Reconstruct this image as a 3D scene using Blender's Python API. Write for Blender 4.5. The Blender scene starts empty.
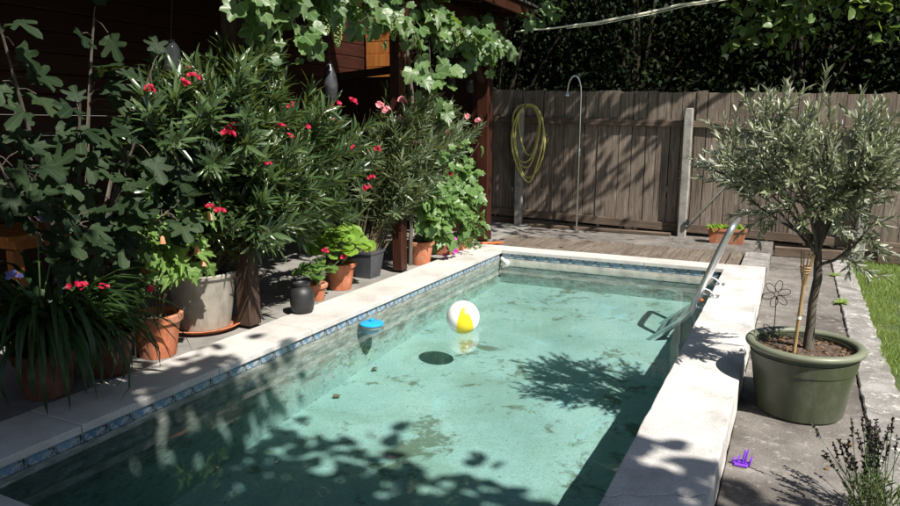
import bpy, math, random
import numpy as np
from mathutils import Vector, Matrix, noise as mnoise

R = math.radians
scene = bpy.context.scene
col = scene.collection

# ------------------------------------------------------------------ camera
CAM = Vector((0.0, 0.0, 1.5))
PITCH = math.atan(128 / 690.0)
YAW = math.atan(350 / math.hypot(690.0, 128))
cam_d = bpy.data.cameras.new('camera')
cam = bpy.data.objects.new('camera', cam_d)
col.objects.link(cam)
cam.location = CAM
fwd = Vector((-math.sin(YAW) * math.cos(PITCH), math.cos(YAW) * math.cos(PITCH), -math.sin(PITCH)))
cam.rotation_euler = fwd.to_track_quat('-Z', 'Y').to_euler()
cam_d.sensor_width = 36
cam_d.lens = 690 / 900 * 36
cam_d.clip_start = 0.05
cam_d.clip_end = 600
scene.camera = cam

# ------------------------------------------------------------------ sky and sun
LIGHT = Vector((-0.745, 0.36, -1.0)).normalized()
world = bpy.data.worlds.new('World')
scene.world = world
world.use_nodes = True
wn = world.node_tree
wn.nodes.clear()
sky = wn.nodes.new('ShaderNodeTexSky')
sky.sky_type = 'NISHITA'
sky.sun_disc = False
sky.sun_elevation = math.asin(-LIGHT.z)
sky.sun_rotation = math.atan2(-LIGHT.x, -LIGHT.y)
bgn = wn.nodes.new('ShaderNodeBackground')
bgn.inputs['Strength'].default_value = 0.05
wo = wn.nodes.new('ShaderNodeOutputWorld')
wn.links.new(sky.outputs[0], bgn.inputs[0])
wn.links.new(bgn.outputs[0], wo.inputs[0])

sun_d = bpy.data.lights.new('sun', 'SUN')
sun_d.energy = 5.0
sun_d.angle = R(0.55)
sun_d.color = (1.0, 0.95, 0.87)
sun = bpy.data.objects.new('sun', sun_d)
col.objects.link(sun)
sun.location = (6, -2, 9)
sun.rotation_euler = LIGHT.to_track_quat('-Z', 'Y').to_euler()

scene.view_settings.view_transform = 'Standard'
scene.view_settings.look = 'None'
scene.view_settings.gamma = 1
scene.view_settings.exposure = 0.85
scene.view_settings.use_curve_mapping = False
scene.render.engine = 'CYCLES'
scene.cycles.max_bounces = 8
scene.cycles.transparent_max_bounces = 16
scene.cycles.volume_bounces = 0

random.seed(11)
rng = np.random.default_rng(5)

# ------------------------------------------------------------------ node helpers
def new_mat(name):
    m = bpy.data.materials.new(name)
    m.use_nodes = True
    nt = m.node_tree
    b = nt.nodes['Principled BSDF']
    return m, nt, b

def nd(nt, t, **kw):
    n = nt.nodes.new(t)
    for k, v in kw.items():
        setattr(n, k, v)
    return n

def ramp(nt, fac, stops, interp='LINEAR'):
    r = nd(nt, 'ShaderNodeValToRGB')
    r.color_ramp.interpolation = interp
    els = r.color_ramp.elements
    while len(els) < len(stops):
        els.new(0.5)
    for e, (p, c) in zip(els, stops):
        e.position = p
        e.color = (c[0], c[1], c[2], 1) if len(c) == 3 else c
    nt.links.new(fac, r.inputs[0])
    return r.outputs[0]

def coords(nt, scale=(1, 1, 1), kind='Object', rand=False):
    tc = nd(nt, 'ShaderNodeTexCoord')
    mp = nd(nt, 'ShaderNodeMapping')
    mp.inputs['Scale'].default_value = scale
    nt.links.new(tc.outputs[kind], mp.inputs['Vector'])
    if rand:
        oi = nd(nt, 'ShaderNodeObjectInfo')
        ml = nd(nt, 'ShaderNodeMath', operation='MULTIPLY')
        ml.inputs[1].default_value = 37.0
        nt.links.new(oi.outputs['Random'], ml.inputs[0])
        nt.links.new(ml.outputs[0], mp.inputs['Location'])
    return mp.outputs[0]

def noise_tex(nt, vec, scale, detail=4, rough=0.55, dist=0.0):
    n = nd(nt, 'ShaderNodeTexNoise')
    n.inputs['Scale'].default_value = scale
    n.inputs['Detail'].default_value = detail
    n.inputs['Roughness'].default_value = rough
    n.inputs['Distortion'].default_value = dist
    nt.links.new(vec, n.inputs['Vector'])
    return n.outputs['Fac']

def mix(nt, fac, a, b, mode='MIX'):
    m = nd(nt, 'ShaderNodeMix', data_type='RGBA', blend_type=mode)
    for sock, v in ((m.inputs[0], fac), (m.inputs[6], a), (m.inputs[7], b)):
        if isinstance(v, (int, float)):
            sock.default_value = v
        elif isinstance(v, tuple):
            sock.default_value = (v[0], v[1], v[2], 1)
        else:
            nt.links.new(v, sock)
    return m.outputs[2]

def math_n(nt, op, a, b=None, clamp=False):
    m = nd(nt, 'ShaderNodeMath', operation=op, use_clamp=clamp)
    for i, v in enumerate((a, b)):
        if v is None:
            continue
        if isinstance(v, (int, float)):
            m.inputs[i].default_value = v
        else:
            nt.links.new(v, m.inputs[i])
    return m.outputs[0]

def bump(nt, b, height, strength=0.3, dist=0.01):
    bn = nd(nt, 'ShaderNodeBump')
    bn.inputs['Strength'].default_value = strength
    bn.inputs['Distance'].default_value = dist
    nt.links.new(height, bn.inputs['Height'])
    nt.links.new(bn.outputs[0], b.inputs['Normal'])

def concrete(name, c_dark, c_mid, c_light, scale=3.0, stain=0.5, rough=0.9, bumps=0.4, speck=0.25, lichen=None):
    m, nt, b = new_mat(name)
    v = coords(nt)
    big = noise_tex(nt, v, scale, 6, 0.62)
    c = ramp(nt, big, [(0.28, c_dark), (0.5, c_mid), (0.72, c_light)])
    fine = noise_tex(nt, v, 90, 3, 0.7)
    c = mix(nt, speck, c, ramp(nt, fine, [(0.35, (0.25, 0.25, 0.25)), (0.6, (1, 1, 1))]), 'MULTIPLY')
    st = noise_tex(nt, v, scale * 0.55, 5, 0.6, 0.8)
    c = mix(nt, math_n(nt, 'MULTIPLY', ramp(nt, st, [(0.5, (0, 0, 0)), (0.72, (1, 1, 1))]), stain), c, c_dark)
    if lichen:
        li = noise_tex(nt, v, 14, 6, 0.7)
        c = mix(nt, ramp(nt, li, [(0.56, (0, 0, 0)), (0.64, (1, 1, 1))]), c, lichen)
    nt.links.new(c, b.inputs['Base Color'])
    b.inputs['Roughness'].default_value = rough
    h = math_n(nt, 'ADD', math_n(nt, 'MULTIPLY', noise_tex(nt, v, 22, 6, 0.7), 1.0), math_n(nt, 'MULTIPLY', fine, 0.25))
    bump(nt, b, h, bumps, 0.012)
    return m

def wood(name, dark, light, grain=(18, 18, 1.2), rough=0.8, bumps=0.35, tone=0.45, spec=0.3):
    m, nt, b = new_mat(name)
    v = coords(nt, grain, rand=True)
    g = noise_tex(nt, v, 2.2, 8, 0.65, 1.2)
    c = ramp(nt, g, [(0.3, dark), (0.7, light)])
    v2 = coords(nt, (1, 1, 0.5), rand=True)
    s = noise_tex(nt, v2, 2.4, 4, 0.6)
    c = mix(nt, 0.55, c, ramp(nt, s, [(0.3, (0.4, 0.38, 0.36)), (0.7, (1, 1, 1))]), 'MULTIPLY')
    oi = nd(nt, 'ShaderNodeObjectInfo')
    c = mix(nt, tone, c, ramp(nt, oi.outputs['Random'], [(0.0, (0.45, 0.43, 0.42)), (1.0, (1, 1, 1))]), 'MULTIPLY')
    nt.links.new(c, b.inputs['Base Color'])
    b.inputs['Roughness'].default_value = rough
    b.inputs['Specular IOR Level'].default_value = spec
    bump(nt, b, g, bumps, 0.006)
    return m

def plain(name, c, rough=0.5, metal=0.0, var=0.15, scale=12, bumps=0.05, spec=0.5, wear=None):
    m, nt, b = new_mat(name)
    v = coords(nt)
    n = noise_tex(nt, v, scale, 5, 0.6)
    c2 = ramp(nt, n, [(0.3, tuple(x * (1 - var) for x in c)), (0.7, tuple(min(1, x * (1 + var)) for x in c))])
    if wear:
        w1 = noise_tex(nt, coords(nt, (1, 1, 0.6)), 6, 8, 0.72, 0.6)
        c2 = mix(nt, ramp(nt, w1, [(0.48, (0, 0, 0)), (0.68, (0.75, 0.75, 0.75))]), c2, wear)
        w2 = noise_tex(nt, coords(nt, (3.5, 3.5, 0.5)), 5, 6, 0.7)
        c2 = mix(nt, ramp(nt, w2, [(0.50, (0, 0, 0)), (0.70, (0.6, 0.6, 0.6))]), c2, tuple(x * 0.4 for x in c))
    nt.links.new(c2, b.inputs['Base Color'])
    b.inputs['Roughness'].default_value = rough
    b.inputs['Metallic'].default_value = metal
    b.inputs['Specular IOR Level'].default_value = spec
    if bumps:
        bump(nt, b, noise_tex(nt, v, scale * 5, 4, 0.6), bumps, 0.005)
    return m

def leaf_mat(name, c1, c2, rough=0.45, transl=0.3, spec=0.4, back=None, tcol=None, vein=0.0):
    m, nt, b = new_mat(name)
    oi = nd(nt, 'ShaderNodeObjectInfo')
    geo = nd(nt, 'ShaderNodeNewGeometry')
    f = math_n(nt, 'FRACT', math_n(nt, 'ADD', oi.outputs['Random'], geo.outputs['Random Per Island']))
    mid = tuple((x + y) / 2 for x, y in zip(c1, c2))
    c = ramp(nt, f, [(0.0, c1), (0.6, mid), (1.0, c2)])
    v = coords(nt)
    c = mix(nt, 0.35, c, ramp(nt, noise_tex(nt, v, 30, 3), [(0.3, (0.55, 0.55, 0.5)), (0.7, (1, 1, 1))]), 'MULTIPLY')
    if vein:
        tco = nd(nt, 'ShaderNodeTexCoord')
        sp_ = nd(nt, 'ShaderNodeSeparateXYZ')
        nt.links.new(tco.outputs['Object'], sp_.inputs[0])
        yv = math_n(nt, 'SUBTRACT', sp_.outputs['Y'], 0.06)
        an_ = math_n(nt, 'ARCTAN2', sp_.outputs['X'], yv)
        fr_ = math_n(nt, 'ABSOLUTE', math_n(nt, 'SUBTRACT', math_n(nt, 'FRACT', math_n(nt, 'ADD', math_n(nt, 'DIVIDE', an_, 0.78), 0.5)), 0.5))
        rr_ = math_n(nt, 'SQRT', math_n(nt, 'ADD', math_n(nt, 'MULTIPLY', sp_.outputs['X'], sp_.outputs['X']), math_n(nt, 'MULTIPLY', yv, yv)))
        ln_ = math_n(nt, 'MULTIPLY', fr_, rr_)
        c = mix(nt, math_n(nt, 'MULTIPLY', ramp(nt, ln_, [(0.008, (1, 1, 1)), (0.03, (0, 0, 0))]), vein), c, tuple(min(1, x * 2.2 + 0.03) for x in c2))
    if back:
        c = mix(nt, geo.outputs['Backfacing'], c, back)
    nt.links.new(c, b.inputs['Base Color'])
    b.inputs['Roughness'].default_value = rough
    b.inputs['Specular IOR Level'].default_value = spec
    tr = nd(nt, 'ShaderNodeBsdfTranslucent')
    if tcol is None:
        tcol = (min(1, c2[0] * 2.2), min(1, c2[1] * 1.9), c2[2] * 0.9)
    tr.inputs['Color'].default_value = (*tcol, 1)
    ms = nd(nt, 'ShaderNodeMixShader')
    ms.inputs[0].default_value = transl
    out = nt.nodes['Material Output']
    nt.links.new(b.outputs[0], ms.inputs[1])
    nt.links.new(tr.outputs[0], ms.inputs[2])
    nt.links.new(ms.outputs[0], out.inputs['Surface'])
    return m

# ------------------------------------------------------------------ materials
M = {}
M['coping'] = concrete('pale_coping_concrete', (0.36, 0.34, 0.315), (0.50, 0.478, 0.45), (0.60, 0.575, 0.545), 2.2, 0.35, 0.85, 0.35, 0.25)
M['coping_old'] = concrete('weathered_white_concrete', (0.38, 0.36, 0.34), (0.58, 0.56, 0.535), (0.69, 0.67, 0.64), 3.2, 0.4, 0.9, 0.6, 0.35)
M['patio'] = concrete('patio_concrete', (0.14, 0.13, 0.12), (0.24, 0.23, 0.21), (0.32, 0.30, 0.28), 2.0, 0.5)
M['path'] = concrete('old_path_concrete', (0.07, 0.060, 0.052), (0.165, 0.147, 0.133), (0.26, 0.237, 0.215), 2.6, 0.7, 0.95, 0.8, 0.5, lichen=(0.25, 0.232, 0.205))
M['kerb'] = concrete('kerb_concrete', (0.13, 0.12, 0.11), (0.28, 0.265, 0.25), (0.42, 0.40, 0.38), 4.5, 0.6, 0.95, 0.9, 0.45, lichen=(0.48, 0.46, 0.42))
M['post_concrete'] = concrete('post_concrete', (0.17, 0.16, 0.145), (0.30, 0.285, 0.26), (0.38, 0.36, 0.33), 6, 0.5)
M['cement'] = concrete('waterline_cement', (0.25, 0.25, 0.22), (0.46, 0.45, 0.40), (0.60, 0.58, 0.53), 7, 0.5)
M['soil'] = concrete('dark_soil', (0.03, 0.021, 0.015), (0.075, 0.052, 0.038), (0.16, 0.12, 0.09), 30, 0.2, 1.0, 1.0, 0.5)
M['pot_soil'] = concrete('brown_potting_soil', (0.035, 0.024, 0.018), (0.085, 0.060, 0.046), (0.17, 0.13, 0.10), 40, 0.2, 1.0, 0.5, 0.35)
M['ground'] = concrete('bare_earth', (0.04, 0.032, 0.022), (0.075, 0.06, 0.042), (0.12, 0.10, 0.07), 1.5, 0.4, 1.0, 0.8)
M['lawn'] = concrete('lawn_soil', (0.035, 0.05, 0.014), (0.06, 0.09, 0.022), (0.12, 0.13, 0.04), 3, 0.3, 1.0, 0.8)
M['fence'] = wood('weathered_fence_wood', (0.095, 0.072, 0.057), (0.39, 0.325, 0.27), (16, 16, 1.0), 0.9, 0.5, 0.5, 0.15)
M['fence_rail'] = wood('weathered_rail_wood', (0.085, 0.058, 0.040), (0.27, 0.21, 0.165), (1.2, 16, 16), 0.9, 0.5, 0.35, 0.15)
M['deck'] = wood('grey_deck_wood', (0.10, 0.078, 0.062), (0.27, 0.225, 0.185), (14, 1.0, 14), 0.85, 0.5, 0.4, 0.2)
M['stain_wood'] = wood('dark_stained_wood', (0.022, 0.008, 0.005), (0.075, 0.024, 0.014), (14, 14, 1.0), 0.45, 0.2, 0.3)
M['stain_plank'] = wood('dark_stained_plank', (0.026, 0.008, 0.005), (0.070, 0.020, 0.011), (14, 1.0, 14), 0.55, 0.2, 0.4)
M['old_post'] = wood('old_grey_brown_post', (0.022, 0.012, 0.008), (0.095, 0.056, 0.038), (16, 16, 1.0), 0.85, 0.6, 0.2)
M['orange_wood'] = wood('orange_varnished_wood', (0.30, 0.10, 0.022), (0.55, 0.21, 0.055), (12, 12, 1.0), 0.4, 0.2, 0.2)
M['terracotta'] = plain('terracotta', (0.40, 0.135, 0.065), 0.8, 0, 0.22, 9, 0.2, 0.25, (0.46, 0.30, 0.22))
M['terracotta_shade_dark'] = plain('shade_darkened_terracotta', (0.12, 0.046, 0.028), 0.85, 0, 0.4, 7, 0.25, 0.2, (0.14, 0.09, 0.065))  # stained terracotta, darkened so its colour carries the deep corner shade
M['greige'] = plain('greige_stoneware', (0.27, 0.245, 0.205), 0.6, 0, 0.2, 8, 0.15, 0.4, (0.36, 0.34, 0.29))
M['black_glaze'] = plain('black_ceramic', (0.018, 0.018, 0.019), 0.5, 0, 0.3, 20, 0.3)
M['grey_plastic'] = plain('dark_grey_plastic', (0.055, 0.058, 0.066), 0.5, 0, 0.15, 8, 0.05)
M['green_plastic'] = plain('olive_green_plastic', (0.054, 0.064, 0.036), 0.42, 0, 0.10, 5, 0.03, 0.5, (0.11, 0.118, 0.085))
M['green_rim'] = plain('pale_green_plastic_rim', (0.16, 0.175, 0.12), 0.45, 0, 0.16, 7, 0.05)
M['alu'] = plain('brushed_aluminium', (0.74, 0.75, 0.77), 0.28, 0.9, 0.08, 30, 0.03)
M['steel'] = plain('stainless_steel', (0.70, 0.70, 0.70), 0.22, 1.0, 0.06, 30, 0.02)
M['iron'] = plain('dark_wire', (0.05, 0.05, 0.045), 0.5, 0.6)
M['hose'] = plain('yellow_green_hose', (0.47, 0.44, 0.14), 0.35, 0, 0.10, 30, 0.02)
M['rope'] = plain('pale_yellow_pipe', (0.66, 0.64, 0.50), 0.5, 0, 0.15, 10, 0.05)
M['white_ball'] = plain('white_vinyl', (0.82, 0.81, 0.78), 0.28, 0, 0.02, 4, 0)
M['yellow_ball'] = plain('yellow_vinyl', (0.82, 0.60, 0.02), 0.28, 0, 0.03, 4, 0)
M['blue_lid'] = plain('bright_blue_plastic', (0.015, 0.30, 0.62), 0.35, 0, 0.06, 8, 0)
M['cup'] = plain('milky_plastic', (0.26, 0.31, 0.30), 0.4, 0, 0.06, 8, 0)
M['white_plastic'] = plain('white_plastic', (0.75, 0.75, 0.72), 0.4, 0, 0.05, 8, 0)
M['orange_plastic'] = plain('orange_plastic', (0.70, 0.13, 0.03), 0.4, 0, 0.05, 8, 0)
M['purple'] = plain('purple_plastic', (0.20, 0.05, 0.55), 0.35, 0, 0.08, 12, 0)
M['bamboo'] = wood('bamboo', (0.33, 0.20, 0.085), (0.58, 0.40, 0.20), (20, 20, 2), 0.5, 0.2, 0.3)
M['bark'] = wood('grey_bark', (0.05, 0.042, 0.034), (0.19, 0.165, 0.135), (10, 10, 3), 0.9, 0.9, 0.2, 0.15)
M['bark_dark'] = wood('dark_bark', (0.022, 0.017, 0.012), (0.075, 0.058, 0.043), (8, 8, 2), 0.9, 0.9, 0.2, 0.15)
M['stem'] = wood('brown_stem', (0.05, 0.04, 0.022), (0.15, 0.12, 0.065), (20, 20, 3), 0.8, 0.3, 0.2)
M['stem_green'] = plain('green_stem', (0.07, 0.12, 0.035), 0.6, 0, 0.3, 10, 0)
M['dead_leaf'] = leaf_mat('dead_leaf', (0.10, 0.05, 0.02), (0.25, 0.15, 0.07), 0.8, 0.1)
M['roof'] = plain('dark_roof_shingle', (0.06, 0.05, 0.048), 0.9, 0, 0.3, 12, 0.4)
M['lantern'] = plain('lantern_metal', (0.10, 0.10, 0.10), 0.4, 0.7)
M['ornament'] = plain('dark_glazed_bell', (0.055, 0.055, 0.062), 0.28, 0.2, 0.6, 14, 0.4)

mg, nt, b = new_mat('clear_glass')
b.inputs['Base Color'].default_value = (0.07, 0.08, 0.08, 1)
b.inputs['Roughness'].default_value = 0.05
b.inputs['Alpha'].default_value = 0.22
M['glass'] = mg

L = {}
L['oleander'] = leaf_mat('oleander_leaf', (0.026, 0.058, 0.021), (0.098, 0.150, 0.058), 0.30, 0.2, 0.75)
L['oleander2'] = leaf_mat('grey_oleander_leaf', (0.06, 0.095, 0.048), (0.15, 0.19, 0.105), 0.36, 0.2, 0.55)
L['fig'] = leaf_mat('shade_dark_fig_leaf', (0.011, 0.024, 0.011), (0.030, 0.053, 0.021), 0.6, 0.2, 0.2, vein=0.2)  # deep shade under the trees is put into this lowered leaf colour
L['vine'] = leaf_mat('grape_leaf', (0.055, 0.115, 0.035), (0.135, 0.210, 0.080), 0.42, 0.33, 0.5, tcol=(0.20, 0.34, 0.04), vein=0.5)
L['hibiscus'] = leaf_mat('broad_green_leaf', (0.065, 0.135, 0.035), (0.13, 0.23, 0.07), 0.42, 0.3, 0.5, vein=0.5)
L['abutilon'] = leaf_mat('abutilon_leaf', (0.09, 0.17, 0.04), (0.17, 0.28, 0.075), 0.5, 0.35, 0.3, vein=0.5)
L['geranium'] = leaf_mat('geranium_leaf', (0.12, 0.22, 0.03), (0.22, 0.36, 0.06), 0.5, 0.35, 0.3)
L['geranium2'] = leaf_mat('dull_geranium_leaf', (0.06, 0.13, 0.03), (0.13, 0.22, 0.06), 0.5, 0.3, 0.3)
L['strap'] = leaf_mat('shade_dark_strap_leaf', (0.013, 0.034, 0.010), (0.038, 0.074, 0.021), 0.42, 0.2, 0.35)  # leaf colour darkened to stand in for the shade at front left
L['fuchsia'] = leaf_mat('fuchsia_leaf', (0.03, 0.07, 0.02), (0.07, 0.13, 0.035), 0.45, 0.25, 0.4)
L['olive'] = leaf_mat('olive_leaf', (0.14, 0.165, 0.085), (0.29, 0.315, 0.20), 0.36, 0.15, 0.5, back=(0.34, 0.36, 0.29), tcol=(0.25, 0.30, 0.10))
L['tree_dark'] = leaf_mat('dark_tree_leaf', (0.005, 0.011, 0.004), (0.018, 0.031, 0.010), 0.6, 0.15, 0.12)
L['tree_mid'] = leaf_mat('hazel_leaf', (0.065, 0.120, 0.028), (0.125, 0.200, 0.055), 0.42, 0.35, 0.4)
L['grass'] = leaf_mat('grass_blade', (0.11, 0.19, 0.05), (0.25, 0.34, 0.12), 0.55, 0.3, 0.3)
L['weed'] = leaf_mat('weed_leaf', (0.12, 0.20, 0.04), (0.22, 0.32, 0.09), 0.5, 0.3, 0.3)
L['lavender'] = leaf_mat('lavender_leaf', (0.09, 0.12, 0.06), (0.16, 0.20, 0.10), 0.6, 0.2, 0.2)
L['lav_spike'] = leaf_mat('dry_lavender_spike', (0.018, 0.013, 0.018), (0.05, 0.036, 0.045), 0.8, 0.1, 0.2)
L['red'] = leaf_mat('red_petal', (0.36, 0.005, 0.03), (0.55, 0.02, 0.08), 0.5, 0.3, 0.3, tcol=(0.7, 0.03, 0.08))
L['pink'] = leaf_mat('pink_petal', (0.62, 0.16, 0.22), (0.80, 0.42, 0.45), 0.5, 0.3, 0.3, tcol=(0.8, 0.2, 0.28))
L['magenta'] = leaf_mat('magenta_petal', (0.45, 0.03, 0.33), (0.62, 0.10, 0.50), 0.5, 0.3, 0.3, tcol=(0.7, 0.1, 0.55))
L['peach'] = leaf_mat('peach_petal', (0.60, 0.25, 0.15), (0.75, 0.45, 0.32), 0.5, 0.35, 0.3)
L['blue'] = leaf_mat('blue_petal', (0.13, 0.14, 0.45), (0.24, 0.26, 0.62), 0.5, 0.3, 0.3)
L['grape'] = leaf_mat('green_grape', (0.16, 0.24, 0.07), (0.26, 0.34, 0.13), 0.35, 0.25, 0.5)
L['tile'] = None

# pool tiles: glazed blue with wear
m, nt, b = new_mat('worn_blue_tile')
v = coords(nt, rand=True)
oi = nd(nt, 'ShaderNodeObjectInfo')
c = ramp(nt, oi.outputs['Random'], [(0.0, (0.05, 0.12, 0.22)), (0.5, (0.09, 0.19, 0.31)), (1.0, (0.17, 0.29, 0.41))])
wv = coords(nt)
w1 = noise_tex(nt, wv, 26, 6, 0.75)
c = mix(nt, ramp(nt, w1, [(0.47, (0, 0, 0)), (0.55, (1, 1, 1))]), c, (0.33, 0.36, 0.37))
w2 = noise_tex(nt, wv, 17, 6, 0.75, 1.0)
c = mix(nt, ramp(nt, w2, [(0.50, (0, 0, 0)), (0.58, (1, 1, 1))]), c, (0.05, 0.06, 0.065))
nt.links.new(c, b.inputs['Base Color'])
b.inputs['Roughness'].default_value = 0.35
bump(nt, b, w1, 0.2, 0.004)
M['tile'] = m

# pool shell: worn turquoise paint over plaster
def pool_paint(name, algae, worn_top):
    m, nt, b = new_mat(name)
    v = coords(nt)
    big = noise_tex(nt, v, 1.3, 6, 0.6)
    c = ramp(nt, big, [(0.3, (0.27, 0.36, 0.35)), (0.55, (0.345, 0.43, 0.415)), (0.75, (0.39, 0.455, 0.425))])
    fine = noise_tex(nt, v, 60, 4, 0.75)
    c = mix(nt, 0.55, c, ramp(nt, fine, [(0.35, (0.5, 0.56, 0.52)), (0.55, (1, 1, 1))]), 'MULTIPLY')
    # silt veil in soft drifts
    s2 = noise_tex(nt, v, 1.7, 7, 0.66, 0.6)
    c = mix(nt, ramp(nt, s2, [(0.46, (0, 0, 0)), (0.68, (0.6, 0.6, 0.6))]), c, (0.20, 0.25, 0.19))
    # flaked, bluish repaint streaks
    vs = coords(nt, (1.0, 0.45, 1.0))
    fl = noise_tex(nt, vs, 1.9, 6, 0.62, 1.6)
    c = mix(nt, ramp(nt, fl, [(0.635, (0, 0, 0)), (0.67, (0.35, 0.35, 0.35))]), c, (0.34, 0.52, 0.58))
    if algae:
        # ragged patches of algae and rotting leaves
        a1 = noise_tex(nt, v, 1.5, 8, 0.70, 0.6)
        a2 = noise_tex(nt, v, 9.0, 6, 0.70, 0.5)
        pat = math_n(nt, 'ADD', math_n(nt, 'MULTIPLY', a1, 0.60), math_n(nt, 'MULTIPLY', a2, 0.40))
        c = mix(nt, ramp(nt, pat, [(0.548, (0, 0, 0)), (0.60, (0.8, 0.8, 0.8))]), c, (0.10, 0.105, 0.06))
        dots = noise_tex(nt, v, 38, 3, 0.6)
        c = mix(nt, ramp(nt, dots, [(0.67, (0, 0, 0)), (0.70, (0.7, 0.7, 0.7))]), c, (0.09, 0.09, 0.05))
    if worn_top:
        g = nd(nt, 'ShaderNodeNewGeometry')
        sx = nd(nt, 'ShaderNodeSeparateXYZ')
        nt.links.new(g.outputs['Position'], sx.inputs[0])
        w = noise_tex(nt, coords(nt, (0.5, 0.5, 1.6)), 9, 8, 0.78)
        hgt = math_n(nt, 'ADD', math_n(nt, 'MULTIPLY', sx.outputs['Z'], 1.0), math_n(nt, 'MULTIPLY', w, 1.25))
        f = ramp(nt, hgt, [(0.20, (0, 0, 0)), (0.34, (1, 1, 1))])
        pl = ramp(nt, noise_tex(nt, coords(nt, (0.45, 0.45, 1.8)), 14, 8, 0.75), [(0.30, (0.055, 0.068, 0.052)), (0.47, (0.175, 0.195, 0.17)), (0.60, (0.28, 0.30, 0.275)), (0.68, (0.46, 0.48, 0.46))])
        c = mix(nt, f, c, pl)
        c = mix(nt, ramp(nt, noise_tex(nt, coords(nt, (0.5, 0.5, 1.3)), 22, 5, 0.7), [(0.58, (0, 0, 0)), (0.64, (0.7, 0.7, 0.7))]), c, (0.10, 0.12, 0.08))
    nt.links.new(c, b.inputs['Base Color'])
    b.inputs['Roughness'].default_value = 0.8
    bump(nt, b, noise_tex(nt, v, 35, 6, 0.7), 0.5, 0.01)
    return m
M['pool_floor'] = pool_paint('pool_floor_paint', True, False)
M['pool_wall'] = pool_paint('pool_wall_paint', False, True)

# water: clear, greenish, mirror-like at grazing angles
m = bpy.data.materials.new('pool_water')
m.use_nodes = True
nt = m.node_tree
nt.nodes.clear()
out = nd(nt, 'ShaderNodeOutputMaterial')
tr = nd(nt, 'ShaderNodeBsdfTransparent')
gl = nd(nt, 'ShaderNodeBsdfGlossy')
gl.inputs['Roughness'].default_value = 0.012
fr = nd(nt, 'ShaderNodeFresnel')
fr.inputs['IOR'].default_value = 1.38
wv = coords(nt)
h = math_n(nt, 'ADD', noise_tex(nt, wv, 2.2, 2, 0.5, 0.4), math_n(nt, 'MULTIPLY', noise_tex(nt, wv, 9, 2, 0.5), 0.12))
bn = nd(nt, 'ShaderNodeBump')
bn.inputs['Strength'].default_value = 0.10
bn.inputs['Distance'].default_value = 0.03
nt.links.new(h, bn.inputs['Height'])
nt.links.new(bn.outputs[0], gl.inputs['Normal'])
mx = nd(nt, 'ShaderNodeMixShader')
nt.links.new(fr.outputs[0], mx.inputs[0])
nt.links.new(tr.outputs[0], mx.inputs[1])
nt.links.new(gl.outputs[0], mx.inputs[2])
va = nd(nt, 'ShaderNodeVolumeAbsorption')
va.inputs['Color'].default_value = (0.12, 0.76, 0.70, 1)
va.inputs['Density'].default_value = 0.36
nt.links.new(mx.outputs[0], out.inputs['Surface'])
nt.links.new(va.outputs[0], out.inputs['Volume'])
M['water'] = m

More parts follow.
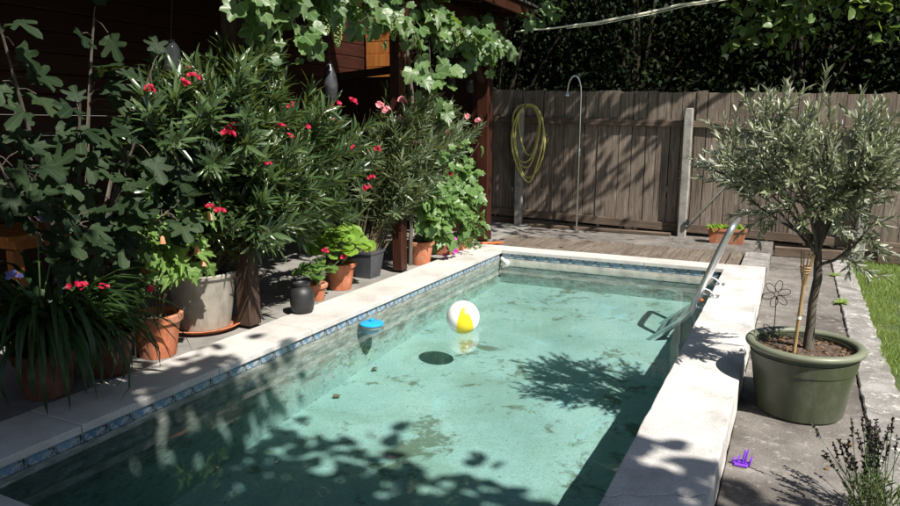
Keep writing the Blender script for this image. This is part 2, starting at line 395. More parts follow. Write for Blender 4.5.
# ------------------------------------------------------------------ geometry helpers
class MB:
    def __init__(self):
        self.v = []
        self.f = []
    def add(self, vs, fs):
        o = len(self.v)
        self.v += [tuple(p) for p in vs]
        self.f += [tuple(i + o for i in f) for f in fs]
        return self
    def box(self, a, b):
        x0, y0, z0 = a
        x1, y1, z1 = b
        vs = [(x0, y0, z0), (x1, y0, z0), (x1, y1, z0), (x0, y1, z0), (x0, y0, z1), (x1, y0, z1), (x1, y1, z1), (x0, y1, z1)]
        return self.add(vs, [(0, 3, 2, 1), (4, 5, 6, 7), (0, 1, 5, 4), (1, 2, 6, 5), (2, 3, 7, 6), (3, 0, 4, 7)])
    def prism(self, poly, z0, z1):
        n = len(poly)
        vs = [(p[0], p[1], z0) for p in poly] + [(p[0], p[1], z1) for p in poly]
        fs = [tuple(range(n - 1, -1, -1)), tuple(range(n, 2 * n))]
        fs += [(i, (i + 1) % n, (i + 1) % n + n, i + n) for i in range(n)]
        return self.add(vs, fs)
    def tube(self, pts, rad, n=8, cap=True, flat=1.0):
        pts = [Vector(p) for p in pts]
        if not hasattr(rad, '__len__'):
            rad = [rad] * len(pts)
        vs, fs = [], []
        t0 = (pts[1] - pts[0]).normalized()
        a = Vector((0, 0, 1)) if abs(t0.z) < 0.9 else Vector((1, 0, 0))
        u = t0.cross(a).normalized()
        for i, p in enumerate(pts):
            if i == 0:
                t = t0
            elif i == len(pts) - 1:
                t = (pts[i] - pts[i - 1]).normalized()
            else:
                t = (pts[i + 1] - pts[i - 1]).normalized()
            u = (u - t * u.dot(t)).normalized()
            w = t.cross(u)
            for k in range(n):
                an = 2 * math.pi * k / n
                vs.append(p + (u * math.cos(an) * flat + w * math.sin(an)) * rad[i])
        for i in range(len(pts) - 1):
            for k in range(n):
                k2 = (k + 1) % n
                fs.append((i * n + k, i * n + k2, (i + 1) * n + k2, (i + 1) * n + k))
        if cap:
            fs.append(tuple(range(n - 1, -1, -1)))
            fs.append(tuple((len(pts) - 1) * n + k for k in range(n)))
        return self.add(vs, fs)
    def lathe(self, prof, c=(0, 0, 0), n=32, rot=0.0, square=False, caps=True):
        vs, fs = [], []
        for r, z in prof:
            for k in range(n):
                an = 2 * math.pi * k / n + rot
                q = 1.0
                if square:
                    q = 1.0 / max(abs(math.cos(an - rot)), abs(math.sin(an - rot))) ** 0.85
                vs.append((c[0] + r * q * math.cos(an), c[1] + r * q * math.sin(an), c[2] + z))
        for i in range(len(prof) - 1):
            for k in range(n):
                k2 = (k + 1) % n
                fs.append((i * n + k, i * n + k2, (i + 1) * n + k2, (i + 1) * n + k))
        if caps and prof[0][0] > 1e-4:
            fs.append(tuple(range(n - 1, -1, -1)))
        if caps and prof[-1][0] > 1e-4:
            fs.append(tuple((len(prof) - 1) * n + k for k in range(n)))
        return self.add(vs, fs)
    def ball(self, c, r, n=8, m=6, sc=(1, 1, 1)):
        vs, fs = [], []
        for i in range(m + 1):
            ph = math.pi * i / m
            for k in range(n):
                an = 2 * math.pi * k / n
                vs.append((c[0] + r * sc[0] * math.sin(ph) * math.cos(an), c[1] + r * sc[1] * math.sin(ph) * math.sin(an), c[2] - r * sc[2] * math.cos(ph)))
        for i in range(m):
            for k in range(n):
                k2 = (k + 1) % n
                fs.append((i * n + k, i * n + k2, (i + 1) * n + k2, (i + 1) * n + k))
        return self.add(vs, fs)

def adopt(o, parent):
    if parent is not None:
        o.parent = parent
        w = Vector((0, 0, 0))
        p = parent
        while p is not None:
            w = w + p.location
            p = p.parent
        o.matrix_parent_inverse = Matrix.Translation(-w)

def build(name, mb, mat, parent=None, smooth=False, bevel=0.0, seg=2, kind=None, auto=40):
    me = bpy.data.meshes.new(name)
    me.from_pydata(mb.v, [], mb.f)
    me.update()
    o = bpy.data.objects.new(name, me)
    col.objects.link(o)
    if mat:
        me.materials.append(mat)
    if smooth:
        for p in me.polygons:
            p.use_smooth = True
        me.set_sharp_from_angle(angle=R(auto))
    adopt(o, parent)
    if bevel:
        bv = o.modifiers.new('bevel', 'BEVEL')
        bv.width = bevel
        bv.segments = seg
        bv.limit_method = 'ANGLE'
    if kind:
        o['kind'] = kind
    return o

def thing(name, label, cat, loc=(0, 0, 0), group=None):
    e = bpy.data.objects.new(name, None)
    col.objects.link(e)
    e.location = loc
    e.empty_display_size = 0.1
    tag(e, label, cat, group)
    return e

def tag(o, label, cat, group=None):
    o['label'] = label
    o['category'] = cat
    if group:
        o['group'] = group
    return o

def struct(o):
    o['kind'] = 'structure'
    return o

# ---- leaf prototypes: verts (base at origin, along +y, unit length), triangle list
def lance(w, droop=0.12, fold=0.06):
    st = [(0.0, 0.12), (0.22, 0.8), (0.5, 1.0), (0.78, 0.62), (1.0, 0.0)]
    vs, fs = [], []
    for y, q in st:
        z = -droop * y * y
        vs += [(-w / 2 * q, y, z + fold * w * q * 3), (0, y, z), (w / 2 * q, y, z + fold * w * q * 3)]
    for i in range(len(st) - 1):
        a = 3 * i
        for s in (0, 1):
            fs += [(a + s, a + s + 1, a + s + 4), (a + s, a + s + 4, a + s + 3)]
    return np.array(vs), np.array(fs)

def lobed(rad, fold=0.22, droop=0.3, cy=0.38, wav=0.05, seed=0):
    # rad: list of (angle from tip in degrees, radius) for one half, mirrored
    r_ = random.Random(seed)
    half = [(a, r) for a, r in rad]
    pts = []
    for a, r in half:
        pts.append((math.sin(R(a)) * r, cy + math.cos(R(a)) * r))
    mir = [(-x, y) for x, y in pts[1:][::-1]]
    ring = pts + mir
    vs = [(0, cy, 0.0)]
    for x, y in ring:
        jx = 1 + r_.uniform(-0.09, 0.09)
        x, y = x * jx, cy + (y - cy) * jx
        vs.append((x, y, fold * abs(x) * r_.uniform(0.6, 1.4) - droop * (y - 0.15) ** 2 + r_.uniform(-wav, wav)))
    n = len(ring)
    fs = [(0, 1 + (i + 1) % n, 1 + i) for i in range(n)]
    return np.array(vs), np.array(fs)

P_OLE = [lance(0.15, 0.10), lance(0.17, 0.28), lance(0.13, -0.08)]
P_OLIVE = [lance(0.24, 0.05), lance(0.26, 0.2), lance(0.22, -0.1)]
P_VINE = [lobed([(0, .62), (12, .54), (20, .50), (30, .42), (42, .50), (55, .56), (68, .50), (80, .42), (95, .46), (112, .50), (130, .46), (150, .42), (168, .36), (179, .22)], 0.2, d, seed=s) for s, d in ((1, 0.25), (2, 0.55), (3, 0.05), (21, 0.8), (22, -0.15))]
P_FIG = [lobed([(0, .66), (14, .62), (22, .48), (30, .22), (38, .26), (50, .52), (60, .56), (70, .50), (82, .28), (92, .26), (104, .42), (118, .44), (135, .34), (155, .32), (179, .30)], 0.15, d, seed=s) for s, d in ((4, 0.15), (5, 0.45), (6, 0.0), (24, 0.7), (25, -0.2))]
P_MAPLE = [lobed([(0, .68), (14, .46), (28, .34), (44, .58), (56, .46), (72, .34), (92, .46), (110, .40), (140, .40), (165, .38), (179, .2)], 0.2, d, seed=s) for s, d in ((7, 0.2), (8, 0.5), (26, 0.8))]
P_ROUND = [lobed([(0, .48), (12, .53), (24, .48), (36, .54), (48, .49), (60, .54), (75, .49), (90, .54), (105, .49), (120, .53), (138, .48), (155, .50), (172, .42), (179, .15)], 0.25, d, seed=s) for s, d in ((9, 0.1), (10, 0.4))]
P_OVATE = [lobed([(0, .62), (22, .46), (50, .36), (90, .32), (130, .36), (160, .37)], 0.25, d, seed=s) for s, d in ((11, 0.1), (12, 0.35))]
P_CHEAP = [(np.array([(0, 0, 0), (-0.27, 0.45, 0.08), (0, 1, -0.1), (0.27, 0.45, 0.08), (0, .5, 0)]), np.array([(0, 4, 1), (4, 2, 1), (0, 3, 4), (4, 3, 2)]))]
P_PETAL = [lobed([(0, .45), (30, .50), (60, .42), (100, .30), (150, .34)], 0.3, -0.2, seed=13)]

def frames(d, n):
    y = d / np.linalg.norm(d, axis=1, keepdims=True)
    z = n - (n * y).sum(1, keepdims=True) * y
    l = np.linalg.norm(z, axis=1, keepdims=True)
    z = np.where(l < 1e-4, np.array([[1.0, 0, 0]]), z / np.maximum(l, 1e-6))
    x = np.cross(y, z)
    return np.stack([x, y, z], axis=2)

def tri_mesh(name, V, T, mat, smooth=True):
    me = bpy.data.meshes.new(name)
    me.vertices.add(len(V))
    me.vertices.foreach_set('co', V.astype(np.float32).ravel())
    me.loops.add(len(T) * 3)
    me.loops.foreach_set('vertex_index', T.astype(np.int32).ravel())
    me.polygons.add(len(T))
    me.polygons.foreach_set('loop_start', np.arange(0, len(T) * 3, 3, dtype=np.int32))
    me.update(calc_edges=True)
    me.validate()
    if smooth:
        me.polygons.foreach_set('use_smooth', np.ones(len(me.polygons), dtype=bool))
    me.materials.append(mat)
    return me

def joined(protos, pos, Rm, s):
    which = rng.integers(0, len(protos), len(pos))
    Vs, Ts, off = [], [], 0
    for k, (pv, pf) in enumerate(protos):
        idx = np.where(which == k)[0]
        if not len(idx):
            continue
        V = pos[idx][:, None, :] + s[idx][:, None, None] * np.einsum('nij,kj->nki', Rm[idx], pv)
        T = pf[None] + (np.arange(len(idx)) * len(pv))[:, None, None]
        Vs.append(V.reshape(-1, 3))
        Ts.append(T.reshape(-1, 3) + off)
        off += len(idx) * len(pv)
    return np.concatenate(Vs), np.concatenate(Ts)

proto_cache = {}
def leaves(parent, protos, pos, d, n, s, mat, nobj=0, part='leaf', mass='foliage'):
    pos, d, n, s = (np.asarray(a, dtype=float) for a in (pos, d, n, s))
    if not len(pos):
        return
    Rm = frames(d, n)
    order = np.argsort(np.linalg.norm(pos - np.array(CAM), axis=1) / np.maximum(s, 1e-4) * rng.uniform(0.85, 1.15, len(pos)))
    near, rest = order[:nobj], order[nobj:]
    for i in near:
        k = int(rng.integers(0, len(protos)))
        key = (id(protos[k]), mat.name)
        if key not in proto_cache:
            proto_cache[key] = tri_mesh(part, protos[k][0], protos[k][1], mat)
        o = bpy.data.objects.new(part, proto_cache[key])
        col.objects.link(o)
        mw = np.eye(4)
        mw[:3, :3] = Rm[i] * s[i]
        mw[:3, 3] = pos[i]
        adopt(o, parent)
        o.matrix_basis = Matrix(mw.tolist())
    if len(rest):
        V, T = joined(protos, pos[rest], Rm[rest], s[rest])
        o = bpy.data.objects.new(mass, tri_mesh(mass, V, T, mat))
        col.objects.link(o)
        adopt(o, parent)
        o['kind'] = 'stuff'

def rnd(n=1):
    return rng.normal(size=(n, 3))

def curve_pts(p, d, length, k=8, bend=(0, 0, 0), wob=0.05):
    p = Vector(p)
    d = Vector(d).normalized()
    out = [p.copy()]
    st = length / k
    for i in range(k):
        d = (d + Vector(bend) / k + Vector(rng.normal(size=3)) * wob).normalized()
        p = p + d * st
        out.append(p.copy())
    return out

def along(pts, t):
    f = t * (len(pts) - 1)
    i = min(int(f), len(pts) - 2)
    q = f - i
    return pts[i].lerp(pts[i + 1], q), (pts[i + 1] - pts[i]).normalized()

class LeafSet:
    def __init__(self):
        self.p, self.d, self.n, self.s = [], [], [], []
    def add(self, p, d, n, s):
        self.p.append(tuple(p)); self.d.append(tuple(d)); self.n.append(tuple(n)); self.s.append(s)
    def whorls(self, pts, t0, step, size, ang, per=3, upn=0.5):
        length = sum((pts[i + 1] - pts[i]).length for i in range(len(pts) - 1))
        n = max(2, int(length * (1 - t0) / step))
        az = rng.uniform(0, 6.28)
        for i in range(n + 1):
            t = t0 + (1 - t0) * i / n
            p, tg = along(pts, min(t, 0.999))
            a = tg.orthogonal().normalized()
            bb = tg.cross(a)
            az += 1.05
            for k in range(per):
                an = az + k * 2 * math.pi / per + rng.uniform(-0.3, 0.3)
                out = a * math.cos(an) + bb * math.sin(an)
                aa = R(ang) * rng.uniform(0.6, 1.3) * (1.15 - 0.5 * i / n)
                dd = tg * math.cos(aa) + out * math.sin(aa)
                nn = tg * math.sin(aa) - out * math.cos(aa) + Vector(rng.normal(size=3)) * 0.25
                self.add(p, dd, nn, size * rng.uniform(0.65, 1.15))
    def put(self, parent, protos, mat, nobj=0, part='leaf', mass='foliage'):
        leaves(parent, protos, self.p, self.d, self.n, self.s, mat, nobj, part, mass)

def flower_cluster(parent, p, mat, n=5, r=0.03, petal=0.022, name='flower'):
    """a small head of five-petalled blooms, one mesh"""
    ls = LeafSet()
    p = Vector(p)
    for i in range(n):
        o = Vector(rng.normal(size=3)).normalized()
        o.z = abs(o.z) * 0.8
        o.x = abs(o.x) * 0.7 + 0.2
        c = p + o * r * rng.uniform(0.5, 1.1)
        ax = (o + Vector((0.4, -0.3, 0.5))).normalized()
        a = ax.orthogonal().normalized()
        b2 = ax.cross(a)
        for k in range(5):
            an = k * 1.2566
            dd = (a * math.cos(an) + b2 * math.sin(an)) + ax * 0.35
            ls.add(c, dd, ax, petal * rng.uniform(0.85, 1.15))
    pos, d, nn, s = (np.asarray(x, dtype=float) for x in (ls.p, ls.d, ls.n, ls.s))
    V, T = joined(P_PETAL, pos, frames(d, nn), s)
    o = bpy.data.objects.new(name, tri_mesh(name, V, T, mat))
    col.objects.link(o)
    adopt(o, parent)
    return o

def jag(a, b, n, amp, axis, seed=0):
    r_ = random.Random(seed)
    pts = []
    for i in range(n + 1):
        t = i / n
        p = [a[0] + (b[0] - a[0]) * t, a[1] + (b[1] - a[1]) * t]
        if 0 < i < n:
            p[axis] += r_.uniform(-amp, amp)
        pts.append(tuple(p))
    return pts

# ================================================================== SETTING
PX0, PX1, PY0, PY1 = -3.16, -0.59, 1.51, 7.73
WZ = -0.145

# ground sheet with an opening for the pool
g = MB()
B = 120.0
X0, X1, Y0, Y1 = PX0 - 0.3, PX1 + 0.3, PY0 - 0.3, PY1 + 0.3
zg = -0.40
g.add([(-B, -B, zg), (B, -B, zg), (B, Y0, zg), (-B, Y0, zg)], [(0, 1, 2, 3)])
g.add([(-B, Y1, zg), (B, Y1, zg), (B, B, zg), (-B, B, zg)], [(0, 1, 2, 3)])
g.add([(-B, Y0, zg), (X0, Y0, zg), (X0, Y1, zg), (-B, Y1, zg)], [(0, 1, 2, 3)])
g.add([(X1, Y0, zg), (B, Y0, zg), (B, Y1, zg), (X1, Y1, zg)], [(0, 1, 2, 3)])
struct(build('ground', g, M['ground']))

# pool shell
FZ = [(1.2, -0.86), (2.75, -0.70), (3.5, -0.62), (5.1, -0.515), (5.7, -0.485), (7.73, -0.41), (8.1, -0.40)]
def floor_z(y):
    return float(np.interp(y, [a for a, _ in FZ], [z for _, z in FZ]))
fl = MB()
ny, nx = 40, 8
xs = np.linspace(PX0 - 0.1, PX1 + 0.1, nx + 1)
ys = np.linspace(PY0 - 0.1, PY1 + 0.1, ny + 1)
fl.add([(x, y, floor_z(y)) for y in ys for x in xs], [(j * (nx + 1) + i, j * (nx + 1) + i + 1, (j + 1) * (nx + 1) + i + 1, (j + 1) * (nx + 1) + i) for j in range(ny) for i in range(nx)])
struct(build('pool_floor', fl, M['pool_floor'], smooth=True))
TB = -0.105   # bottom of tile band
walls = {}
for nm, a, b_ in (('pool_wall_left', (PX0 - 0.29, PY0 - 0.29, -1.0), (PX0, PY1 + 0.29, TB - 0.003)),
                  ('pool_wall_right', (PX1, PY0 - 0.29, -1.0), (PX1 + 0.29, PY1 + 0.29, TB - 0.003)),
                  ('pool_wall_far', (PX0, PY1, -1.0), (PX1, PY1 + 0.29, TB - 0.003)),
                  ('pool_wall_near', (PX0, PY0 - 0.29, -1.0), (PX1, PY0, TB - 0.003))):
    walls[nm] = struct(build(nm, MB().box(a, b_), M['pool_wall']))
# cement backing ring above the walls, behind the tiles
bk = MB()
bk.box((PX0 - 0.29, PY0 - 0.29, TB), (PX0 - 0.012, PY1 + 0.29, -0.045))
bk.box((PX1 + 0.012, PY0 - 0.29, TB), (PX1 + 0.29, PY1 + 0.29, -0.045))
bk.box((PX0 - 0.012, PY1 + 0.012, TB), (PX1 + 0.012, PY1 + 0.29, -0.045))
bk.box((PX0 - 0.012, PY0 - 0.29, TB), (PX1 + 0.012, PY0 - 0.012, -0.045))
struct(build('tile_backing', bk, M['soil']))
# the glazed tiles, one object each
tm_y = MB().box((-0.012, -0.071, 0), (0.0, 0.071, 0.056))
tm_x = MB().box((-0.071, 0.0, 0), (0.071, 0.012, 0.056))
def tile_mesh(mb):
    me = bpy.data.meshes.new('tile')
    me.from_pydata(mb.v, [], mb.f)
    me.materials.append(M['tile'])
    return me
tmy, tmx = tile_mesh(tm_y), tile_mesh(tm_x)
def tile(me, loc, rot, wall):
    o = bpy.data.objects.new('tile', me)
    col.objects.link(o)
    adopt(o, wall)
    o.location = loc
    o.rotation_euler = rot
r_ = random.Random(3)
y = PY0 + 0.08
while y < PY1 - 0.05:
    tile(tmy, (PX0 + 0.002 + r_.uniform(-.002, .002), y, TB + 0.002), (r_.uniform(-.02, .02), 0, 0), walls['pool_wall_left'])
    y += 0.147
x = PX0 + 0.09
while x < PX1 - 0.05:
    tile(tmx, (x, PY1 - 0.002 + r_.uniform(-.002, .002), TB + 0.002), (0, r_.uniform(-.02, .02), 0), walls['pool_wall_far'])
    x += 0.147
# pale lime strip under the far tiles
st = MB().box((PX0 + 0.006, PY1 - 0.006, WZ - 0.05), (PX1, PY1 + 0.01, TB - 0.004))
struct(build('waterline_render', st, M['cement']))

# water body
struct(build('water', MB().box((PX0 - 0.06, PY0 - 0.06, -0.95), (PX1 + 0.06, PY1 + 0.06, WZ)), M['water']))

# copings -----------------------------------------------------------
def slab_thing(name, label):
    e = bpy.data.objects.new(name, None)
    col.objects.link(e)
    e['kind'] = 'structure'
    return e
cl = slab_thing('left_coping', '')
y = 1.165
r_ = random.Random(8)
while y < 7.70:
    y2 = min(y + 0.94, 8.0)
    if 8.0 - y2 < 0.3:
        y2 = 8.0
    build('slab', MB().box((-3.56, y + 0.002, -0.045), (PX0 + 0.022, y2 - 0.002, r_.uniform(-0.0015, 0.0015))), M['coping'], cl, bevel=0.006)
    y = y2
cf = slab_thing('far_coping', '')
x = PX0 + 0.024
while x < PX1 - 0.1:
    x2 = min(x + 0.85, -0.595)
    if -0.595 - x2 < 0.25:
        x2 = -0.595
    build('slab', MB().box((x + 0.002, PY1 - 0.02, -0.045), (x2 - 0.002, 8.0, r_.uniform(-0.0015, 0.0015))), M['coping'], cf, bevel=0.006)
    x = x2
cn = slab_thing('near_coping', '')
x = PX0 + 0.024
while x < PX1 - 0.1:
    x2 = min(x + 0.85, -0.595)
    if -0.595 - x2 < 0.25:
        x2 = -0.595
    build('slab', MB().box((x + 0.002, 1.165, -0.045), (x2 - 0.002, PY0 + 0.01, r_.uniform(-0.0015, 0.0015))), M['coping'], cn, bevel=0.006)
    x = x2
# right coping: cast in place, cracked across
cr = slab_thing('right_coping', '')
cracks = [jag((PX1 - 0.01, 2.62), (-0.205, 2.82), 12, 0.018, 1, 1), jag((PX1 - 0.01, 5.62), (-0.205, 5.55), 9, 0.006, 1, 2)]
edges_lo = [[(PX1 - 0.01, 1.165), (-0.205, 1.165)]] + [[(p[0], p[1] + 0.003) for p in c] for c in cracks]
edges_hi = [[(p[0], p[1] - 0.003) for p in c] for c in cracks] + [[(PX1 - 0.01, 8.0), (-0.205, 8.0)]]
for lo, hi in zip(edges_lo, edges_hi):
    # irregular outer and inner edges
    ra = jag(lo[-1], hi[-1], 24, 0.004, 0, int(lo[0][1] * 10))
    la = jag(hi[0], lo[0], 24, 0.003, 0, int(lo[0][1] * 10) + 5)
    poly = lo + ra[1:-1] + hi[::-1] + la[1:-1]
    build('cast_section', MB().prism(poly, -0.39, 0.0), M['coping_old'], cr, bevel=0.008)
struct(build('crack_filling', MB().box((PX1 + 0.02, 2.0, -0.3), (-0.23, 7.0, -0.03)), M['soil']))

# left patio and near terrace
struct(build('patio', MB().box((-6.6, 1.0, -0.3), (-3.563, 10.6, -0.02)), M['patio']))
struct(build('near_terrace', MB().box((-6.6, -6.0, -0.3), (-0.2, 0.997, -0.02)).box((-6.6, 0.997, -0.3), (-0.2, 1.162, -0.024)), M['patio']))

# far wooden deck strip with its slats, concrete behind
dk = slab_thing('deck', '')
build('joist_bed', MB().box((-3.56, 8.003, -0.28), (-0.46, 8.95, -0.055)), M['soil'], dk)
r_ = random.Random(21)
x = -3.50
while x < -0.6:
    w = 0.132
    lean = r_.uniform(-0.004, 0.004)
    mb = MB().prism([(x + 0.004, 8.012 + r_.uniform(0, .012)), (x + w, 8.012 + r_.uniform(0, .012)), (x + w + lean, 8.94 + r_.uniform(-.015, .01)), (x + 0.004 + lean, 8.94 + r_.uniform(-.015, .01))], -0.05, -0.014 + r_.uniform(-0.004, 0.004))
    build('slat', mb, M['deck'], dk, bevel=0.003, seg=1)
    x += w + 0.012
struct(build('deck_corner_slab', MB().box((-0.455, 8.004, -0.35), (-0.19, 8.93, -0.006)), M['kerb']))
fs_ = MB().prism([(-6.5, 8.953), (-0.19, 8.953), (-0.19, 10.3), (-6.5, 10.3)], -0.38, -0.035)
struct(build('fence_strip', fs_, M['path']))
# right path, kerb, lawn
pth = slab_thing('path', '')
cuts = [-2.0, 0.9, 3.02, 6.15, 8.1, 10.4]
for i in range(len(cuts) - 1):
    a, b_ = cuts[i] + 0.004, cuts[i + 1] - 0.004
    jr = jag((0.481, a), (0.481, b_), 34, 0.006, 0, 31 + i)
    poly = [(-0.2, a)] + jr + [(-0.2, b_)]
    build('slab', MB().prism(poly, -0.395, -0.2 + (i % 2) * 0.002), M['path'], pth, bevel=0.004, seg=1)
krb = slab_thing('lawn_kerb', '')
kc = [-2.0, 1.4, 3.6, 5.7, 7.85, 10.35]
for i in range(len(kc) - 1):
    a, b_ = kc[i] + 0.005, kc[i + 1] - 0.005
    jl = jag((0.492, b_), (0.492, a), 30, 0.006, 0, 51 + i)
    jr = jag((0.705, a), (0.705, b_), 26, 0.014, 0, 71 + i)
    build('kerb_stone', MB().prism(jl[::-1][0:1] + jr + jl[:-1], -0.395, -0.188 + (i % 2) * 0.003), M['kerb'], krb, bevel=0.007, seg=1)
lw = MB()
nx, ny = 30, 60
xs = np.concatenate([np.linspace(0.70, 6, 24), np.linspace(9, 60, 7)])
ys = np.linspace(-8, 10.3, ny + 1)
lw.add([(x, y, -0.225 + 0.02 * mnoise.noise(Vector((x * 1.3, y * 1.3, 0)))) for y in ys for x in xs], [(j * 31 + i, j * 31 + i + 1, (j + 1) * 31 + i + 1, (j + 1) * 31 + i) for j in range(ny) for i in range(30)])
struct(build('lawn', lw, M['lawn'], smooth=True))

# grass blades
n = 90000
gx = 0.69 + rng.random(n) ** 1.3 * 3.2
gy = rng.uniform(3.6, 10.1, n)
patch = np.array([mnoise.noise(Vector((a * 2.3, c * 2.3, 3.1))) for a, c in zip(gx, gy)])
keep = patch > -0.28 + 0.25 * (rng.random(n) - 0.5)
gx, gy, patch = gx[keep], gy[keep], patch[keep]
n = len(gx)
gz = np.array([-0.225 + 0.02 * mnoise.noise(Vector((a * 1.3, c * 1.3, 0))) for a, c in zip(gx, gy)])
pos = np.stack([gx, gy, gz], 1)
d = np.stack([rng.normal(0, .5, n), rng.normal(0, .5, n), np.ones(n)], 1)
P_BLADE = [(np.array([(-.05, 0, 0), (.05, 0, 0), (.035, .6, .03), (0, 1, .14), (-.035, .6, .03)]), np.array([(0, 1, 2), (0, 2, 4), (4, 2, 3)]))]
V, T = joined(P_BLADE, pos, frames(d, rng.normal(size=(n, 3))), rng.uniform(0.022, 0.058, n) * (1 + 0.5 * patch))
o = bpy.data.objects.new('grass', tri_mesh('grass', V, T, L['grass'], False))
col.objects.link(o)
tag(o, 'sunlit short grass of the lawn beside the kerb', 'grass')
o['kind'] = 'stuff'

# ================================================================== FENCE
def gz_(x):
    return -0.035 if x < -0.2 else -0.2
fence = thing('wooden_fence', 'tall weathered grey wooden fence with concrete posts behind the pool', 'fence', (-1.5, 10.1, -0.1))
FY = 10.1
r_ = random.Random(44)
x = -5.9
while x < 5.2:
    w = r_.choice([0.14, 0.16, 0.175, 0.19, 0.15])
    top = 2.02 - 0.03 * (x + 3.85) + r_.uniform(-0.012, 0.012)
    dy = r_.uniform(-0.006, 0.006)
    tl = r_.uniform(-0.004, 0.004)
    z0 = 0.10 - 0.03 * (x + 3.85)
    mb = MB()
    vs = [(x + 0.002, FY + dy, z0), (x + w - 0.003, FY + dy + r_.uniform(-.004, .004), z0), (x + w - 0.003 + tl, FY + dy, top + r_.uniform(-.006, .006)), (x + 0.002 + tl, FY + dy + r_.uniform(-.004, .004), top)]
    vs += [(p[0], p[1] + 0.022, p[2]) for p in vs]
    mb.add(vs, [(0, 1, 2, 3), (7, 6, 5, 4), (0, 4, 5, 1), (1, 5, 6, 2), (2, 6, 7, 3), (3, 7, 4, 0)])
    build('board', mb, M['fence'], fence)
    x += w + r_.choice([0.001, 0.002, 0.004, 0.008])
# rails in bays between posts
posts = [-3.80, -1.36, 0.80, 3.1]
def fz(x, h):
    return h - 0.03 * (x + 3.85)
for a, b_ in zip([-5.9] + posts, posts + [5.2]):
    for h, hh, dep in ((1.54, 0.085, 0.040), (0.09, 0.115, 0.03)):
        mb = MB()
        x0, x1 = a + 0.004, b_ - 0.004
        vs = []
        for xx in (x0, x1):
            zz = fz(xx, h) + r_.uniform(-.008, .008)
            vs += [(xx, FY - 0.010 - dep, zz), (xx, FY - 0.010, zz), (xx, FY - 0.010, zz + hh), (xx, FY - 0.010 - dep, zz + hh)]
        mb.add(vs, [(0, 1, 2, 3), (7, 6, 5, 4), (0, 4, 5, 1), (1, 5, 6, 2), (2, 6, 7, 3), (3, 7, 4, 0)])
        build('rail', mb, M['fence_rail'], fence, bevel=0.004, seg=1)
    mb = MB()
    vs = []
    for xx in (a + 0.01, b_ - 0.01):
        zz = gz_(xx if xx < 0 else 1) + 0.0
        zt = fz(xx, 0.055)
        vs += [(xx, FY + 0.008, zz - .1), (xx, FY + 0.04, zz - .1), (xx, FY + 0.04, zt), (xx, FY + 0.008, zt)]
    mb.add(vs, [(0, 1, 2, 3), (7, 6, 5, 4), (0, 4, 5, 1), (1, 5, 6, 2), (2, 6, 7, 3), (3, 7, 4, 0)])
    build('kick_board', mb, M['fence_rail'], fence)
for i, px in enumerate(posts):
    h = fz(px, 1.80)
    mb = MB().box((px - 0.055, FY - 0.155, gz_(px) - 0.2), (px + 0.055, FY - 0.053, h))
    build('post', mb, M['post_concrete'], fence, bevel=0.012, seg=2)
# sleepers lying loose along the fence foot
for (xa, xb, yy, h, nm) in ((-3.6, -1.5, 9.90, 0.05, 'long grey timber lying along the fence foot behind the shower'), (-0.45, 0.65, 9.9, 0.13, 'short grey timber lying by the fence behind the olive tree'), (1.0, 4.6, 9.97, 0.12, 'grey timber edging lying along the fence beside the lawn')):
    z = gz_(xa)
    if xa < -0.2 and xb > 0: z = -0.2
    xx = max(xa, -0.17) if (xa < -0.2 and xb > 0) else xa
    o = build('timber_sleeper', MB().box((xx, yy, z), (xb, yy + 0.07, z + h)), M['fence_rail'], None, bevel=0.01, seg=1)
    tag(o, nm, 'timber')

# ================================================================== TREES
def make_tree(name, label, base, lean_to, centre, radii, nclump, per, leaf, mat, lsize, seed, trunk_r=0.14, csize=0.45, flat=0.8, bark='bark_dark', droop=0.3, group=None, shell=0.5):
    global rng
    keep = rng
    rng = np.random.default_rng(seed)
    t = thing(name, label, 'tree', base, group)
    base, c = Vector(base), Vector(centre)
    split = base.lerp(Vector((c.x, c.y, c.z)), 0.45)
    split += Vector(lean_to)
    mb = MB()
    tp = [base, base.lerp(split, 0.35) + Vector((0.04, 0.03, 0)), base.lerp(split, 0.7) - Vector((0.03, 0.02, 0)), split]
    mb.tube(tp, [trunk_r * 1.25, trunk_r, trunk_r * 0.85, trunk_r * 0.7], 10)
    tr = build('trunk', mb, M[bark], t, smooth=True)
    u = rng.normal(size=(nclump, 3))
    u /= np.linalg.norm(u, axis=1, keepdims=True)
    rad = shell + (1 - shell) * rng.random((nclump, 1)) ** 0.6
    cc = np.array(c) + u * rad * np.array(radii)
    lim = MB()
    for i in range(min(nclump, 26)):
        e = Vector(cc[i])
        s0 = tp[2].lerp(split, rng.random())
        mid = s0.lerp(e, 0.5) + Vector(rng.normal(size=3)) * 0.12 + Vector((0, 0, 0.15))
        lim.tube([s0, mid, e], [trunk_r * 0.42, trunk_r * 0.22, 0.012], 6)
    build('limb', lim, M[bark], t, smooth=True)
    N = nclump * per
    off = rng.normal(size=(N, 3)) * csize * np.array([1, 1, flat]) * 0.55
    pos = np.repeat(cc, per, axis=0) + off
    d = off * 0.7 + rng.normal(size=(N, 3)) * 0.35 + np.array([0, 0, -droop])
    nn = rng.normal(size=(N, 3)) * 0.5 + np.array([0.25, -0.1, 1.0])
    s = rng.uniform(0.65, 1.2, N) * lsize
    leaves(t, leaf, pos, d, nn, s, mat, 0, mass='crown')
    rng = keep
    return t

